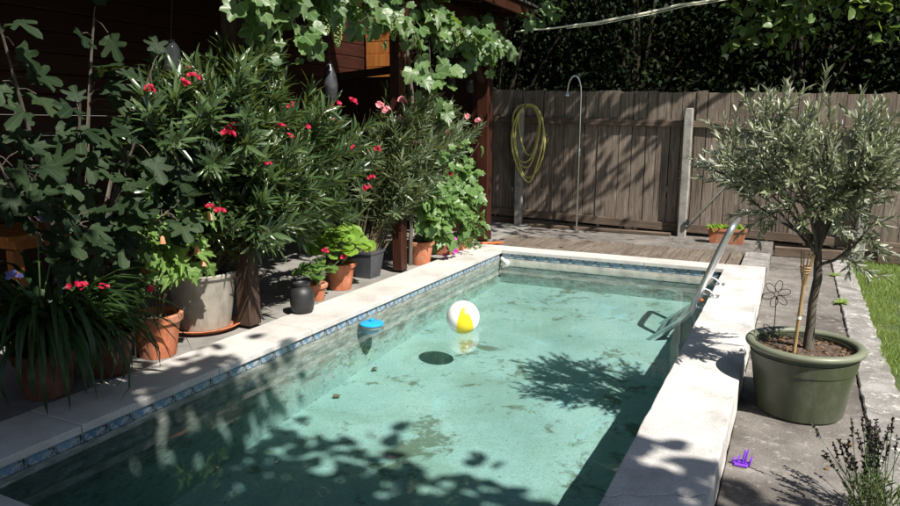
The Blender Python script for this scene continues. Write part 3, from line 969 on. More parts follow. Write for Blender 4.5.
# dense dark wood behind the fence
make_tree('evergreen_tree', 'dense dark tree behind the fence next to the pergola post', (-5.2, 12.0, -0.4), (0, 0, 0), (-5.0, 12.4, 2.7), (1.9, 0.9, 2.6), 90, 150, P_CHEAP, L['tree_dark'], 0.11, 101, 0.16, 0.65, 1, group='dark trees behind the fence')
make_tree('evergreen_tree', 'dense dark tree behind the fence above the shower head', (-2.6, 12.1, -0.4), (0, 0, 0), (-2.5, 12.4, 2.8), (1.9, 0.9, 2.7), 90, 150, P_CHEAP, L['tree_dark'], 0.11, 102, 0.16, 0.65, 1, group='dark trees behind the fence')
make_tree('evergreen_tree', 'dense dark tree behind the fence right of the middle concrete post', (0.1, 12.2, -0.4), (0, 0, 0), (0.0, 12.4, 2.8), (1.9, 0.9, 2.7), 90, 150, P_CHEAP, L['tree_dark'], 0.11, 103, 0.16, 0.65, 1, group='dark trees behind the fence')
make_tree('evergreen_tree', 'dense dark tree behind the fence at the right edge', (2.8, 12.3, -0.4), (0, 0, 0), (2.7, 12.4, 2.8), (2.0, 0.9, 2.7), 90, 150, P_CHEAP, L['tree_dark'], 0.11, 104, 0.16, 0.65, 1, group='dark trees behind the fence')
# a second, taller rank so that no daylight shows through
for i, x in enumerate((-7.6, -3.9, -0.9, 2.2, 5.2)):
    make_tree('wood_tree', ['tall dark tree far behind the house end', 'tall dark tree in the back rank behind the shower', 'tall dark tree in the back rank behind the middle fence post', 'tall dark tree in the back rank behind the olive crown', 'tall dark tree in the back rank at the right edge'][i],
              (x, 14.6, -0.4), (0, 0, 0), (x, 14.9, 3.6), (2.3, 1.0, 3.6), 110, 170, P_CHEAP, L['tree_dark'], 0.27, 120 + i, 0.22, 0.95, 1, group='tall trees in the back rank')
# broad hazel overhanging from the right; its low sprays reach into the picture
haz = make_tree('hazel_tree', 'bright leaved hazel overhanging the fence at upper right', (3.6, 11.6, -0.4), (0, 0, 1.6), (-0.9, 8.8, 5.3), (1.8, 1.0, 1.3), 36, 95, P_OVATE, L['tree_mid'], 0.125, 140, 0.13, 1.1, 0.5, 'bark_dark', 0.35, shell=0.25)
# its low sprays hanging over the fence
sm = MB(); ls = LeafSet()
for q in ((-0.856, 10.2, 2.506), (-0.6, 10.1, 2.56), (-0.40, 10.2, 2.56), (-0.194, 10.2, 2.47), (-0.007, 10.0, 2.90), (0.331, 10.0, 2.85), (0.663, 10.0, 2.75), (0.791, 10.2, 2.55), (-1.0, 10.2, 2.95), (-0.702, 10.2, 2.87), (0.5, 10.1, 2.95), (1.0, 10.0, 2.9), (0.15, 10.0, 2.98), (1.2, 10.1, 2.6)):
    q = Vector(q)
    st0 = q + Vector((rng.uniform(0.3, 0.9), rng.uniform(0.0, 0.5), rng.uniform(0.5, 0.9)))
    mid = st0.lerp(q, 0.5) + Vector((0, 0, 0.12))
    pts = [st0 * (1 - u) ** 2 + mid * 2 * u * (1 - u) + q * u * u for u in [k / 8 for k in range(9)]]
    sm.tube(pts, [0.010 * (1 - .7 * k / 8) for k in range(9)], 5, False)
    for k in range(40):
        p, tg = along(pts, rng.uniform(0.3, 0.999))
        o_ = Vector(rng.normal(size=3)) * Vector((1, 1, 0.4)).length * 0.5
        p = p + Vector((rng.normal() * 0.10, rng.normal() * 0.08, rng.normal() * 0.05))
        ls.add(p, o_ + Vector((-0.4, -0.3, -0.25)), Vector((0.745, -0.45, 0.9)) + Vector(rng.normal(size=3)) * 0.22, rng.uniform(0.11, 0.17))
build('spray_twigs', sm, M['bark_dark'], haz, smooth=True)
ls.put(haz, P_OVATE, L['tree_mid'], 300)
# walnut standing behind the camera to the right, whose shade falls on the near pool end
make_tree('walnut_tree', 'broad walnut tree shading the near end of the pool from behind the viewer', (3.6, -1.2, -0.35), (0, 0, 1.0), (1.6, -0.58, 4.6), (3.4, 1.95, 1.0), 210, 165, P_OVATE, L['tree_mid'], 0.18, 150, 0.2, 0.5, 0.5, 'bark', 0.3, shell=0.1)

# ================================================================== PERGOLA AND HOUSE
house = thing('wooden_house', 'dark red brown plank wall of the house behind the plants', 'house', (-6.7, 4.0, 0))
for i in range(22):
    build('plank', MB().box((-6.75 + (i % 2) * 0.004, -3.0, 0.0 + i * 0.2), (-6.6 + (i % 2) * 0.004, 13.4, 0.195 + i * 0.2)), M['stain_plank'], house, bevel=0.012, seg=2)
perg = thing('pergola', 'dark stained wooden pergola with roof along the left side of the pool', 'pergola', (-3.62, 5.0, 0))
def beam(mb_name, a, b_, w, h, mat=M['stain_wood']):
    a, b_ = Vector(a), Vector(b_)
    t = (b_ - a).normalized()
    u = t.cross(Vector((0, 0, 1))).normalized()
    if u.length < 0.5:
        u = Vector((1, 0, 0))
    v2 = u.cross(t)
    vs = []
    for p in (a, b_):
        for s1, s2 in ((-1, -1), (1, -1), (1, 1), (-1, 1)):
            vs.append(p + u * s1 * w / 2 + v2 * s2 * h / 2)
    mb = MB().add(vs, [(0, 1, 2, 3), (7, 6, 5, 4), (0, 4, 5, 1), (1, 5, 6, 2), (2, 6, 7, 3), (3, 7, 4, 0)])
    return build(mb_name, mb, mat, perg, bevel=0.006, seg=1)
# posts
for y, s, mat in ((1.65, 0.12, 'old_post'), (3.87, 0.125, 'old_post'), (6.12, 0.115, 'stain_wood'), (8.30, 0.155, 'stain_wood')):
    build('post', MB().box((-3.64 - s / 2, y - s / 2, 0.003), (-3.64 + s / 2, y + s / 2, 2.70)), M[mat], perg, bevel=0.008, seg=2)
beam('plate', (-3.64, 0.9, 2.775), (-3.64, 8.75, 2.775), 0.12, 0.14)
beam('wall_plate', (-6.53, 0.9, 3.30), (-6.53, 8.75, 3.30), 0.10, 0.14)
for i in range(12):
    y = 1.0 + i * 0.7
    beam('rafter', (-6.5, y, 3.45), (-3.25, y, 2.89), 0.07, 0.12)
for i in range(24):
    xa = -6.6 + i * 0.142
    za = 3.535 - (xa + 6.5) * 0.1723
    zb = za - 0.138 * 0.1723
    mb = MB()
    vs = [(xa, 0.7, za), (xa + 0.138, 0.7, zb), (xa + 0.138, 8.8, zb), (xa, 8.8, za)]
    vs += [(p[0], p[1], p[2] + 0.022) for p in vs]
    mb.add(vs, [(3, 2, 1, 0), (4, 5, 6, 7), (0, 1, 5, 4), (1, 2, 6, 5), (2, 3, 7, 6), (3, 0, 4, 7)])
    build('roof_board', mb, M['stain_plank'], perg)
mb = MB()
vs = [(-6.7, 0.6, 3.595), (-3.14, 0.6, 2.98), (-3.14, 8.9, 2.98), (-6.7, 8.9, 3.595)]
vs += [(p[0], p[1], p[2] + 0.03) for p in vs]
mb.add(vs, [(3, 2, 1, 0), (4, 5, 6, 7), (0, 1, 5, 4), (1, 2, 6, 5), (2, 3, 7, 6), (3, 0, 4, 7)])
build('roof', mb, M['roof'], perg)
beam('fascia', (-3.19, 0.62, 2.90), (-3.19, 8.88, 2.90), 0.03, 0.13)
beam('brace', (-3.64, 7.6, 2.68), (-3.64, 8.22, 2.05), 0.08, 0.09)
beam('brace', (-3.64, 6.75, 2.68), (-3.64, 6.19, 2.1), 0.08, 0.09)

# plank screen at the far end of the patio, orange shed behind
scr = thing('plank_screen', 'dark red brown plank screen closing the far end of the patio', 'screen', (-5.2, 8.9, 0))
for i in range(16):
    xa = -6.5 + i * 0.162
    build('plank', MB().box((xa, 8.9 + (i % 2) * 0.004, -0.02), (xa + 0.156, 8.93 + (i % 2) * 0.004, 2.2)), M['stain_wood'], scr, bevel=0.004, seg=1)
beam_o = MB()
vs = []
for p in ((-6.5, 8.88, 2.15), (-3.9, 8.88, 2.34)):
    vs += [(p[0], p[1] - 0.03, p[2]), (p[0], p[1] + 0.015, p[2]), (p[0], p[1] + 0.015, p[2] + 0.11), (p[0], p[1] - 0.03, p[2] + 0.11)]
beam_o.add(vs, [(0, 1, 2, 3), (7, 6, 5, 4), (0, 4, 5, 1), (1, 5, 6, 2), (2, 6, 7, 3), (3, 7, 4, 0)])
build('top_rail', beam_o, M['old_post'], scr)
for xx in (-5.3, -4.0):
    build('post', MB().box((xx - .05, 8.79, -0.02), (xx + .05, 8.845, 2.2)), M['stain_wood'], scr, bevel=0.005, seg=1)
SHED_N = 15
shed = thing('garden_shed', 'orange varnished board wall of a shed glimpsed beyond the pergola', 'shed', (-5.7, 10.0, 0))
for i in range(SHED_N):
    build('board', MB().box((-6.55, 10.0 + (i % 2) * .003, 0.05 + i * 0.2), (-5.95, 10.03 + (i % 2) * .003, 0.245 + i * 0.2)), M['orange_wood'], shed, bevel=0.006, seg=1)

# table in the shade
tb = thing('wooden_table', 'orange varnished wooden table in the shade at far left', 'table', (-5.2, 3.7, -0.02))
for i in range(5):
    build('plank', MB().box((-5.55 + i * 0.142, 2.85, 0.70), (-5.55 + i * 0.142 + 0.137, 4.65, 0.735)), M['orange_wood'], tb, bevel=0.004, seg=1)
build('apron', MB().box((-5.47, 2.95, 0.62), (-4.93, 4.55, 0.697)), M['orange_wood'], tb, bevel=0.004, seg=1)
for (xx, yy) in ((-5.45, 2.97), (-4.98, 2.97), (-5.45, 4.47), (-4.98, 4.47), ):
    build('leg', MB().box((xx - .04, yy - .04, -0.02), (xx + .04, yy + .04, 0.617)), M['orange_wood'], tb, bevel=0.004, seg=1)
bw = thing('terracotta_bowl', 'shallow terracotta bowl standing on the wooden table', 'bowl', (-5.05, 4.25, 0.735))
build('bowl', MB().lathe([(0.06, 0), (0.10, 0.02), (0.15, 0.09), (0.155, 0.10), (0.135, 0.095), (0.09, 0.03), (0.0, 0.02)], (-5.05, 4.25, 0.735), 24), M['terracotta'], bw, smooth=True)

# ================================================================== POTS AND PLANTS
PG = 'potted plants along the left pool edge'
def pot_round(t, c, rt, rb, h, mat, rim=0.03, soil=0.04, z=0.0, saucer=None, smat=None):
    x, y = c
    prof = [(rb, 0), (rb + (rt - rb) * 0.5, h * 0.5), (rt - 0.012, h - rim - 0.012), (rt - 0.008, h - rim - 0.004), (rt + 0.008, h - rim), (rt + 0.012, h - 0.006), (rt + 0.006, h), (rt - 0.012, h), (rt - 0.018, h - 0.01), (rt - 0.022, h - soil - 0.03), (0, h - soil - 0.03)]
    build('pot', MB().lathe(prof, (x, y, z), 40), mat, t, smooth=True)
    build('soil', MB().lathe([(rt - 0.0205, h - soil - 0.01), (rt * 0.6, h - soil), (0, h - soil + 0.006)], (x, y, z), 24), M['soil'], t, smooth=True)
    if saucer:
        build('saucer', MB().lathe([(saucer * 0.85, 0), (saucer, 0.028), (saucer + 0.008, 0.03), (saucer, 0.034), (saucer * 0.84, 0.012), (0, 0.010)], (x, y, z - 0.014), 36), smat or M['terracotta'], t, smooth=True)

def oleander(t, base, tips, leaf, mat, step, nobj, fmat, heads, leaf_ang=48, t0=0.35, sub=2, r0=0.012):
    """stems rising from base to the tip points, whorled narrow leaves, flower heads at some tips"""
    ls = LeafSet()
    sm = MB()
    base = Vector(base)
    ends = []
    for tp in tips:
        tp = Vector(tp)
        q = base + Vector((rng.normal(0, .05), rng.normal(0, .06), 0))
        mid = q.lerp(tp, 0.55) + Vector((rng.normal(0, .05), rng.normal(0, .05), 0.10 * (tp - q).length))
        pts = []
        for k in range(9):
            u = k / 8
            pts.append(q * (1 - u) ** 2 + mid * 2 * u * (1 - u) + tp * u * u)
        sm.tube(pts, [r0 * (1 - 0.75 * k / 8) for k in range(9)], 5, False)
        ls.whorls(pts, t0, step, leaf, leaf_ang)
        ends.append((pts[-1], (pts[-1] - pts[-2]).normalized()))
        for s in range(sub):
            p, tg = along(pts, rng.uniform(0.35, 0.85))
            sub_p = curve_pts(p, tg + Vector(rng.normal(size=3)) * 0.65 + Vector((0.12, 0, 0.1)), rng.uniform(0.22, 0.42), 5, (0, 0, 0.3), 0.05)
            sm.tube(sub_p, [r0 * 0.4 * (1 - 0.6 * k / 5) for k in range(6)], 4, False)
            ls.whorls(sub_p, 0.1, step, leaf, leaf_ang)
            ends.append((sub_p[-1], (sub_p[-1] - sub_p[-2]).normalized()))
    build('stems', sm, M['stem'], t, smooth=True)
    ls.put(t, P_OLE, mat, nobj)
    for h in heads:
        flower_cluster(t, h, fmat, random.randint(4, 7) if fmat is L['red'] else 8, 0.05, 0.0225 if fmat is L['red'] else 0.034)

# --- fig at far left, behind the strap plant
fig = thing('fig_tree', 'shaded fig tree with large lobed leaves at far left', 'tree', (-3.95, 2.75, -0.02))
sm = MB()
ls = LeafSet()
figtips = [(-3.75, 2.1, 1.55), (-3.8, 2.32, 2.05), (-3.75, 2.85, 2.12), (-3.65, 3.15, 1.85), (-3.6, 2.6, 1.62), (-3.5, 3.4, 1.62), (-3.55, 2.9, 1.40), (-3.6, 3.3, 1.30), (-3.6, 2.25, 1.30), (-3.5, 2.75, 1.15), (-3.9, 3.2, 1.7), (-3.55, 3.55, 1.45), (-4.1, 2.5, 1.75), (-3.6, 2.5, 1.0), (-3.5, 3.2, 1.05)]
for tp in figtips:
    tp = Vector(tp)
    q = Vector((-3.95, 2.75, 0.2))
    mid = q.lerp(tp, 0.5) + Vector((-0.05, 0, 0.15))
    pts = [q * (1 - u) ** 2 + mid * 2 * u * (1 - u) + tp * u * u for u in [k / 8 for k in range(9)]]
    sm.tube(pts, [0.02 * (1 - 0.7 * k / 8) for k in range(9)], 6, False)
    for i in range(11):
        p, tg = along(pts, rng.uniform(0.5, 0.999))
        out = Vector(rng.normal(size=3)) * 0.8 + Vector((0.6, -0.2, 0.1))
        out.normalize()
        pe = p + out * rng.uniform(0.06, 0.13)
        sm.tube([p, p.lerp(pe, 0.5) + Vector((0, 0, 0.015)), pe], [0.004, 0.003, 0.0025], 4, False)
        dd = out + Vector((0.1, rng.normal() * 0.4, -0.45))
        nn = Vector((0.75, -0.25, 0.8)) + Vector(rng.normal(size=3)) * 0.35
        ls.add(pe, dd, nn, rng.uniform(0.13, 0.215))
build('branches', sm, M['bark'], fig, smooth=True)
build('trunk', MB().tube([(-3.95, 2.75, -0.03), (-3.93, 2.76, 0.12), (-3.95, 2.75, 0.24)], [0.05, 0.042, 0.036], 10), M['bark'], fig, smooth=True)
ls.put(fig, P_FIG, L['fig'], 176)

# --- strap-leaved agapanthus in a dark terracotta pot, front left
ag = thing('potted_agapanthus', 'strap leaved plant with a few blue flower heads in a dark pot at front left', 'potted plant', (-3.74, 2.33, -0.02), PG)
pot_round(ag, (-3.74, 2.33), 0.165, 0.12, 0.27, M['terracotta_shade_dark'], z=-0.018)
def strap_plant(t, c, z, n, ln, w, mat, seed):
    r2 = np.random.default_rng(seed)
    cache = []
    for k in range(n):
        az = r2.uniform(0, 6.283)
        el = r2.uniform(0.75, 1.5)
        l = ln * r2.uniform(0.65, 1.15)
        curl = r2.uniform(0.22, 0.55)
        pts = []
        p = Vector((c[0] + 0.03 * math.cos(az), c[1] + 0.03 * math.sin(az), z))
        e = el
        for i in range(9):
            pts.append(p.copy())
            p = p + Vector((math.cos(az) * math.cos(e), math.sin(az) * math.cos(e), math.sin(e))) * l / 8
            e -= curl * (0.5 + i * 0.14)
        side = Vector((-math.sin(az), math.cos(az), 0))
        mb = MB()
        vs = []
        for i, q in enumerate(pts):
            ww = w * (0.7 + 0.3 * min(1, i / 2)) * (1 - (i / 8.15) ** 3) / 2
            vs += [q - side * ww + Vector((0, 0, ww * .35)), q, q + side * ww + Vector((0, 0, ww * .35))]
        fs = []
        for i in range(8):
            a = 3 * i
            fs += [(a, a + 1, a + 4, a + 3), (a + 1, a + 2, a + 5, a + 4)]
        mb.add(vs, fs)
        build('leaf', mb, mat, t, smooth=True, auto=80)
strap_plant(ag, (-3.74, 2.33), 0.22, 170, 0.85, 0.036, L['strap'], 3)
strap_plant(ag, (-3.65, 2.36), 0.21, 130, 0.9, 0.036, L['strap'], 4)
for (a, b_, c) in ((-3.72, 2.36, 0.98), (-3.85, 2.52, 0.78), (-3.9, 2.30, 0.66)):
    pts = [Vector((-3.74, 2.33, 0.2)), Vector((-3.74, 2.34, 0.5)), Vector((a, b_, c))]
    build('flower_stalk', MB().tube(pts, [0.005, 0.004, 0.004], 5), M['stem_green'], ag, smooth=True)
    flower_cluster(ag, (a, b_, c), L['blue'], 6, 0.04, 0.02)

# --- fuchsia in terracotta pot
fu = thing('potted_fuchsia', 'dark leaved fuchsia with small red flowers in a shaded terracotta pot', 'potted plant', (-3.72, 2.72, -0.02), PG)
pot_round(fu, (-3.72, 2.72), 0.15, 0.105, 0.26, M['terracotta_shade_dark'], z=-0.018)
sm = MB(); ls = LeafSet()
ftips = []
for i in range(26):
    az = rng.uniform(0, 6.28); rr = rng.uniform(0.08, 0.34)
    pts = curve_pts((-3.72 + .03 * math.cos(az), 2.72 + .03 * math.sin(az), 0.2), (math.cos(az) * rr * 2.2, math.sin(az) * rr * 2.2, 1.0), rng.uniform(0.35, 0.58), 7, (0, 0, -0.5), 0.06)
    sm.tube(pts, [0.004] * 8, 4, False)
    ls.whorls(pts, 0.2, 0.04, 0.055, 65, 2)
    ftips.append(pts[-1])
build('stems', sm, M['stem'], fu, smooth=True)
ls.put(fu, P_OVATE, L['fuchsia'], 60)
for p in ftips[:15]:
    flower_cluster(fu, p + Vector((0.02, 0, 0.0)), L['red'], 3, 0.022, 0.026)

# --- abutilon in terracotta pot
ab = thing('potted_abutilon', 'pale green maple leaved plant with peach bell flowers in a terracotta pot', 'potted plant', (-3.74, 3.10, -0.02), PG)
pot_round(ab, (-3.74, 3.10), 0.165, 0.115, 0.29, M['terracotta'], 0.05, z=-0.018, )
sm = MB(); ls = LeafSet()
atips = []
for tp in [(-3.7, 3.05, 1.02), (-3.62, 3.2, 1.0), (-3.6, 2.98, 0.9), (-3.58, 3.3, 0.82), (-3.6, 3.1, 0.78), (-3.55, 3.35, 0.66), (-3.75, 2.85, 0.92), (-3.5, 3.15, 0.62), (-3.62, 3.42, 0.95)]:
    tp = Vector(tp); q = Vector((-3.72, 3.12, 0.24))
    mid = Vector((-3.70, 3.14, 0.62)).lerp(tp, 0.3)
    pts = [q * (1 - u) ** 2 + mid * 2 * u * (1 - u) + tp * u * u for u in [k / 8 for k in range(9)]]
    sm.tube(pts, [0.008 * (1 - 0.6 * k / 8) for k in range(9)], 5, False)
    for i in range(12):
        p, tg = along(pts, rng.uniform(0.55, 0.999))
        out = (Vector(rng.normal(size=3)) * 0.8 + Vector((0.5, -0.1, 0.1))).normalized()
        pe = p + out * rng.uniform(0.03, 0.09)
        sm.tube([p, pe], [0.002, 0.002], 4, False)
        ls.add(pe, out + Vector((0.1, rng.normal() * 0.3, -0.5)), Vector((0.8, -0.3, 0.8)) + Vector(rng.normal(size=3)) * 0.35, rng.uniform(0.07, 0.125))
    atips.append(pts[-1])
build('stems', sm, M['stem'], ab, smooth=True)
ls.put(ab, P_MAPLE, L['abutilon'], 108)
def bell(t, p):
    mb = MB().lathe([(0.006, 0.02), (0.012, 0.012), (0.016, -0.01), (0.020, -0.028), (0.019, -0.028), (0.010, 0.0)], p, 10)
    return build('flower', mb, L['peach'], t, smooth=True)
for p in ((-3.50, 3.32, 0.60), (-3.52, 3.18, 0.83), (-3.5, 3.0, 0.8), (-3.5, 3.40, 0.9), (-3.48, 3.25, 0.70)):
    bell(ab, p)

# --- big red oleander in greige pot with saucer
ol = thing('potted_oleander', 'big red flowering oleander in a beige pot on a terracotta saucer', 'potted plant', (-3.93, 3.70, -0.02), PG)
pot_round(ol, (-3.93, 3.70), 0.255, 0.19, 0.42, M['greige'], 0.03, z=0.008, saucer=0.27, smat=M['terracotta'])
otips = [(-3.7, 3.98, 1.92), (-3.75, 3.75, 1.85), (-3.85, 3.5, 1.78), (-3.6, 4.3, 1.75), (-3.55, 4.65, 1.68), (-3.6, 4.95, 1.52), (-3.6, 5.2, 1.40), (-3.4, 4.4, 1.45), (-3.4, 4.75, 1.30), (-3.35, 4.15, 1.38), (-3.4, 5.0, 1.12), (-3.3, 4.5, 1.08), (-3.35, 4.2, 1.0), (-3.45, 3.9, 1.22), (-3.5, 3.6, 1.45), (-3.8, 4.3, 1.95), (-3.4, 3.75, 1.62), (-3.45, 4.1, 1.68), (-3.55, 3.55, 1.08), (-3.4, 4.7, 0.88), (-3.5, 4.4, 0.82), (-3.9, 3.35, 1.55), (-3.5, 3.18, 1.68), (-3.55, 3.0, 1.66), (-3.5, 3.3, 1.74), (-3.65, 3.35, 1.80), (-3.45, 3.4, 1.65), (-3.7, 4.5, 1.5), (-3.4, 4.45, 1.62), (-3.4, 3.9, 0.9), (-3.5, 4.95, 0.8), (-3.7, 3.4, 1.3)]
heads = [(-3.42, 3.154, 1.74), (-3.42, 3.253, 1.78), (-3.5, 2.98, 1.70), (-3.33, 4.069, 1.622), (-3.33, 4.623, 1.657), (-3.33, 4.861, 1.679), (-3.31, 3.929, 1.486), (-3.31, 4.01, 1.393), (-3.33, 3.418, 1.436), (-3.33, 3.455, 1.47), (-3.29, 3.704, 1.242), (-3.33, 3.307, 0.946), (-3.33, 4.844, 1.295), (-3.33, 5.198, 1.284), (-3.33, 5.025, 0.946), (-3.35, 3.24, 0.966), (-3.30, 4.174, 1.478), (-3.6, 3.38, 1.86), (-3.33, 5.108, 1.044), (-3.3, 4.55, 1.5)]
oleander(ol, (-3.93, 3.72, 0.37), otips + [(-3.36, 3.75, 1.75), (-3.32, 3.85, 1.35), (-3.30, 3.9, 1.1), (-3.34, 3.8, 1.55), (-3.32, 3.7, 1.0), (-3.38, 3.62, 1.9), (-3.34, 3.95, 0.85), (-3.42, 3.85, 1.98), (-3.5, 4.1, 2.05)], 0.165, L['oleander'], 0.026, 290, L['red'], heads, 52, 0.28, 7)

# --- black jar
jar = thing('black_jar', 'matt black round ceramic jar standing on the coping', 'jar', (-3.50, 4.33, 0.0))
build('body', MB().lathe([(0.068, 0.0), (0.088, 0.02), (0.098, 0.08), (0.098, 0.15), (0.085, 0.195), (0.062, 0.212), (0.060, 0.222), (0.068, 0.232), (0.07, 0.245), (0.060, 0.247), (0.052, 0.236), (0.05, 0.21), (0.08, 0.15), (0.08, 0.05), (0, 0.03)], (-3.50, 4.33, 0.002), 36), M['black_glaze'], jar, smooth=True)
build('lid', MB().lathe([(0.049, 0.222), (0.049, 0.230), (0.0, 0.234)], (-3.50, 4.33, 0.002), 24), M['black_glaze'], jar, smooth=True)

# --- geraniums
def geranium(name, label, c, rt, h, reach, nst, leafs, mat, seed, heads, fmat, nobj, zoff=-0.018):
    t = thing(name, label, 'potted plant', (c[0], c[1], -0.02), PG)
    pot_round(t, c, rt, rt * 0.7, h, M['terracotta'], 0.035, z=zoff)
    sm = MB(); ls = LeafSet()
    r2 = np.random.default_rng(seed)
    for i in range(nst):
        az = r2.uniform(0, 6.28); q = r2.uniform(0.1, 1.0)
        tip = Vector((c[0] + math.cos(az) * reach[0] * q, c[1] + math.sin(az) * reach[1] * q, h + reach[2] * (1.05 - 0.65 * q * q) * r2.uniform(0.75, 1.1)))
        b0 = Vector((c[0], c[1], h - 0.05))
        mid = b0.lerp(tip, 0.5) + Vector((0, 0, 0.05))
        sm.tube([b0, mid, tip], [0.005, 0.004, 0.003], 5, False)
        out = Vector((math.cos(az), math.sin(az), 0.0)) * (0.3 + q)
        dd = out + Vector((0.3, -0.1, -0.15))
        ls.add(tip, dd, Vector((0.45, -0.3, 0.9)) + Vector(r2.normal(size=3)) * 0.3, leafs * r2.uniform(0.7, 1.2))
    build('stems', sm, M['stem_green'], t, smooth=True)
    ls.put(t, P_ROUND, mat, nobj)
    for p in heads:
        flower_cluster(t, p, fmat, 7, 0.03, 0.022)
        build('flower_stalk', MB().tube([(c[0], c[1], h), p], [0.003, 0.003], 4), M['stem_green'], t)
    return t
geranium('potted_geranium', 'lime green leafy geranium in a bright terracotta pot beside the grey tub', (-3.76, 5.22), 0.145, 0.25, (0.26, 0.30, 0.30), 150, 0.095, L['geranium'], 5, [], L['red'], 150)
geranium('potted_geranium', 'small geranium with two red flower heads beside the black jar', (-3.70, 4.78), 0.09, 0.15, (0.15, 0.17, 0.17), 55, 0.07, L['geranium2'], 6, [(-3.62, 4.80, 0.42), (-3.58, 5.02, 0.33)], L['red'], 55)

# --- pink oleander in square dark tub
po = thing('potted_oleander', 'pink flowering oleander with greyish leaves in a dark grey square tub', 'potted plant', (-3.82, 5.78, -0.02), PG)
build('tub', MB().lathe([(0.095, 0), (0.13, 0.25), (0.14, 0.252), (0.14, 0.275), (0.125, 0.275), (0.12, 0.22), (0, 0.22)], (-3.82, 5.78, -0.018), 40, R(45) * 0, True), M['grey_plastic'], po, smooth=True)
build('soil', MB().lathe([(0.117, 0.22), (0, 0.232)], (-3.82, 5.78, -0.018), 40, 0, True), M['soil'], po)
ptips = [(-3.8, 6.9, 1.85), (-3.8, 6.5, 1.72), (-3.85, 6.15, 1.62), (-3.75, 7.3, 1.66), (-3.75, 7.75, 1.5), (-3.7, 6.9, 1.45), (-3.7, 6.4, 1.32), (-3.7, 6.1, 1.15), (-3.75, 5.85, 1.35), (-3.65, 6.6, 1.05), (-3.65, 6.3, 0.85), (-3.7, 7.1, 1.2), (-3.9, 7.0, 1.6), (-3.85, 5.7, 1.1), (-3.65, 5.9, 0.8), (-3.7, 7.4, 1.35), (-3.8, 6.7, 1.6), (-3.7, 6.0, 1.5), (-3.65, 6.75, 0.8), (-3.5, 6.0, 1.3), (-3.5, 6.2, 1.0), (-3.48, 6.15, 1.55), (-3.5, 6.4, 1.45), (-3.5, 5.95, 0.9), (-3.44, 6.05, 0.75), (-3.46, 6.2, 1.25), (-3.44, 6.3, 0.95), (-3.48, 6.0, 1.6), (-3.5, 6.3, 1.7), (-3.52, 6.6, 1.8), (-3.5, 6.8, 1.6), (-3.55, 7.1, 1.72), (-3.5, 7.2, 1.4), (-3.55, 7.5, 1.55), (-3.46, 6.5, 1.15), (-3.5, 7.7, 1.4)]
pheads = [(-3.6, 6.736, 1.923), (-3.6, 6.55, 1.90), (-3.6, 6.875, 1.941), (-3.6, 5.686, 1.659), (-3.58, 5.774, 1.623), (-3.6, 6.097, 1.726), (-3.56, 7.538, 1.582), (-3.56, 7.881, 1.536), (-3.52, 6.248, 1.277), (-3.54, 6.967, 1.39), (-3.56, 5.996, 1.549), (-3.6, 6.65, 1.86)]
oleander(po, (-3.82, 5.80, 0.22), ptips, 0.135, L['oleander2'], 0.028, 250, L['pink'], pheads, 50, 0.3, 7)

# --- broad-leaved climber in terracotta pot by the second post
hb = thing('potted_climber', 'broad leaved green climber in a terracotta pot between the two dark posts', 'potted plant', (-3.62, 6.55, -0.02), PG)
pot_round(hb, (-3.66, 6.60), 0.15, 0.105, 0.26, M['terracotta'], 0.04, z=-0.018)
sm = MB(); ls = LeafSet()
for i in range(46):
    yy = rng.uniform(6.3, 8.1)
    zz = rng.uniform(0.15, 1.45) * (1.0 if yy > 6.8 else 0.75)
    tip = Vector((rng.uniform(-3.62, -3.42), yy, zz))
    q = Vector((-3.64, 6.62, 0.22))
    mid = q.lerp(tip, 0.45) + Vector((0.03, 0.1, 0.18))
    pts = [q * (1 - u) ** 2 + mid * 2 * u * (1 - u) + tip * u * u for u in [k / 8 for k in range(9)]]
    sm.tube(pts, [0.006 * (1 - 0.6 * k / 8) for k in range(9)], 4, False)
    for k in range(9):
        p, tg = along(pts, rng.uniform(0.45, 0.999))
        out = (Vector(rng.normal(size=3)) * 0.7 + Vector((0.6, -0.25, 0.1))).normalized()
        pe = p + out * rng.uniform(0.03, 0.08)
        ls.add(pe, out + Vector((0.1, rng.normal() * 0.4, -0.6)), Vector((0.9, -0.35, 0.75)) + Vector(rng.normal(size=3)) * 0.3, rng.uniform(0.08, 0.15))
build('stems', sm, M['stem'], hb, smooth=True)
ls.put(hb, P_VINE, L['hibiscus'], 270)
flower_cluster(hb, (-3.42, 6.85, 0.95), L['red'], 3, 0.03, 0.03)

# --- petunia trough with trailing magenta flowers
pt = thing('petunia_trough', 'terracotta trough of trailing plants with magenta flowers near the tall post', 'potted plant', (-3.66, 7.45, -0.02), PG)
build('trough', MB().prism([(-3.75, 7.15), (-3.57, 7.15), (-3.57, 7.80), (-3.75, 7.80)], -0.018, 0.15), M['terracotta'], pt, bevel=0.012)
build('soil', MB().box((-3.735, 7.165, 0.151), (-3.585, 7.785, 0.156)), M['soil'], pt)
ls = LeafSet(); sm = MB()
for i in range(24):
    p0 = Vector((rng.uniform(-3.72, -3.58), rng.uniform(7.15, 7.8), 0.155))
    pts = curve_pts(p0, (rng.uniform(0.1, 1.0), rng.normal(0, .5) - 0.3, 0.7), rng.uniform(0.15, 0.4), 6, (0.1, -0.1, -1.6), 0.06)
    pts = [Vector((p.x, p.y, max(p.z, 0.012))) for p in pts]
    sm.tube(pts, 0.003, 4, False)
    ls.whorls(pts, 0.1, 0.03, 0.05, 60, 2)
build('stems', sm, M['stem_green'], pt)
ls.put(pt, P_OVATE, L['hibiscus'], 40)
for p in ((-3.44, 6.95, 0.045), (-3.48, 6.80, 0.05), (-3.47, 7.05, 0.19), (-3.46, 6.88, 0.11), (-3.43, 7.02, 0.06)):
    flower_cluster(pt, p, L['magenta'], 3, 0.02, 0.036)

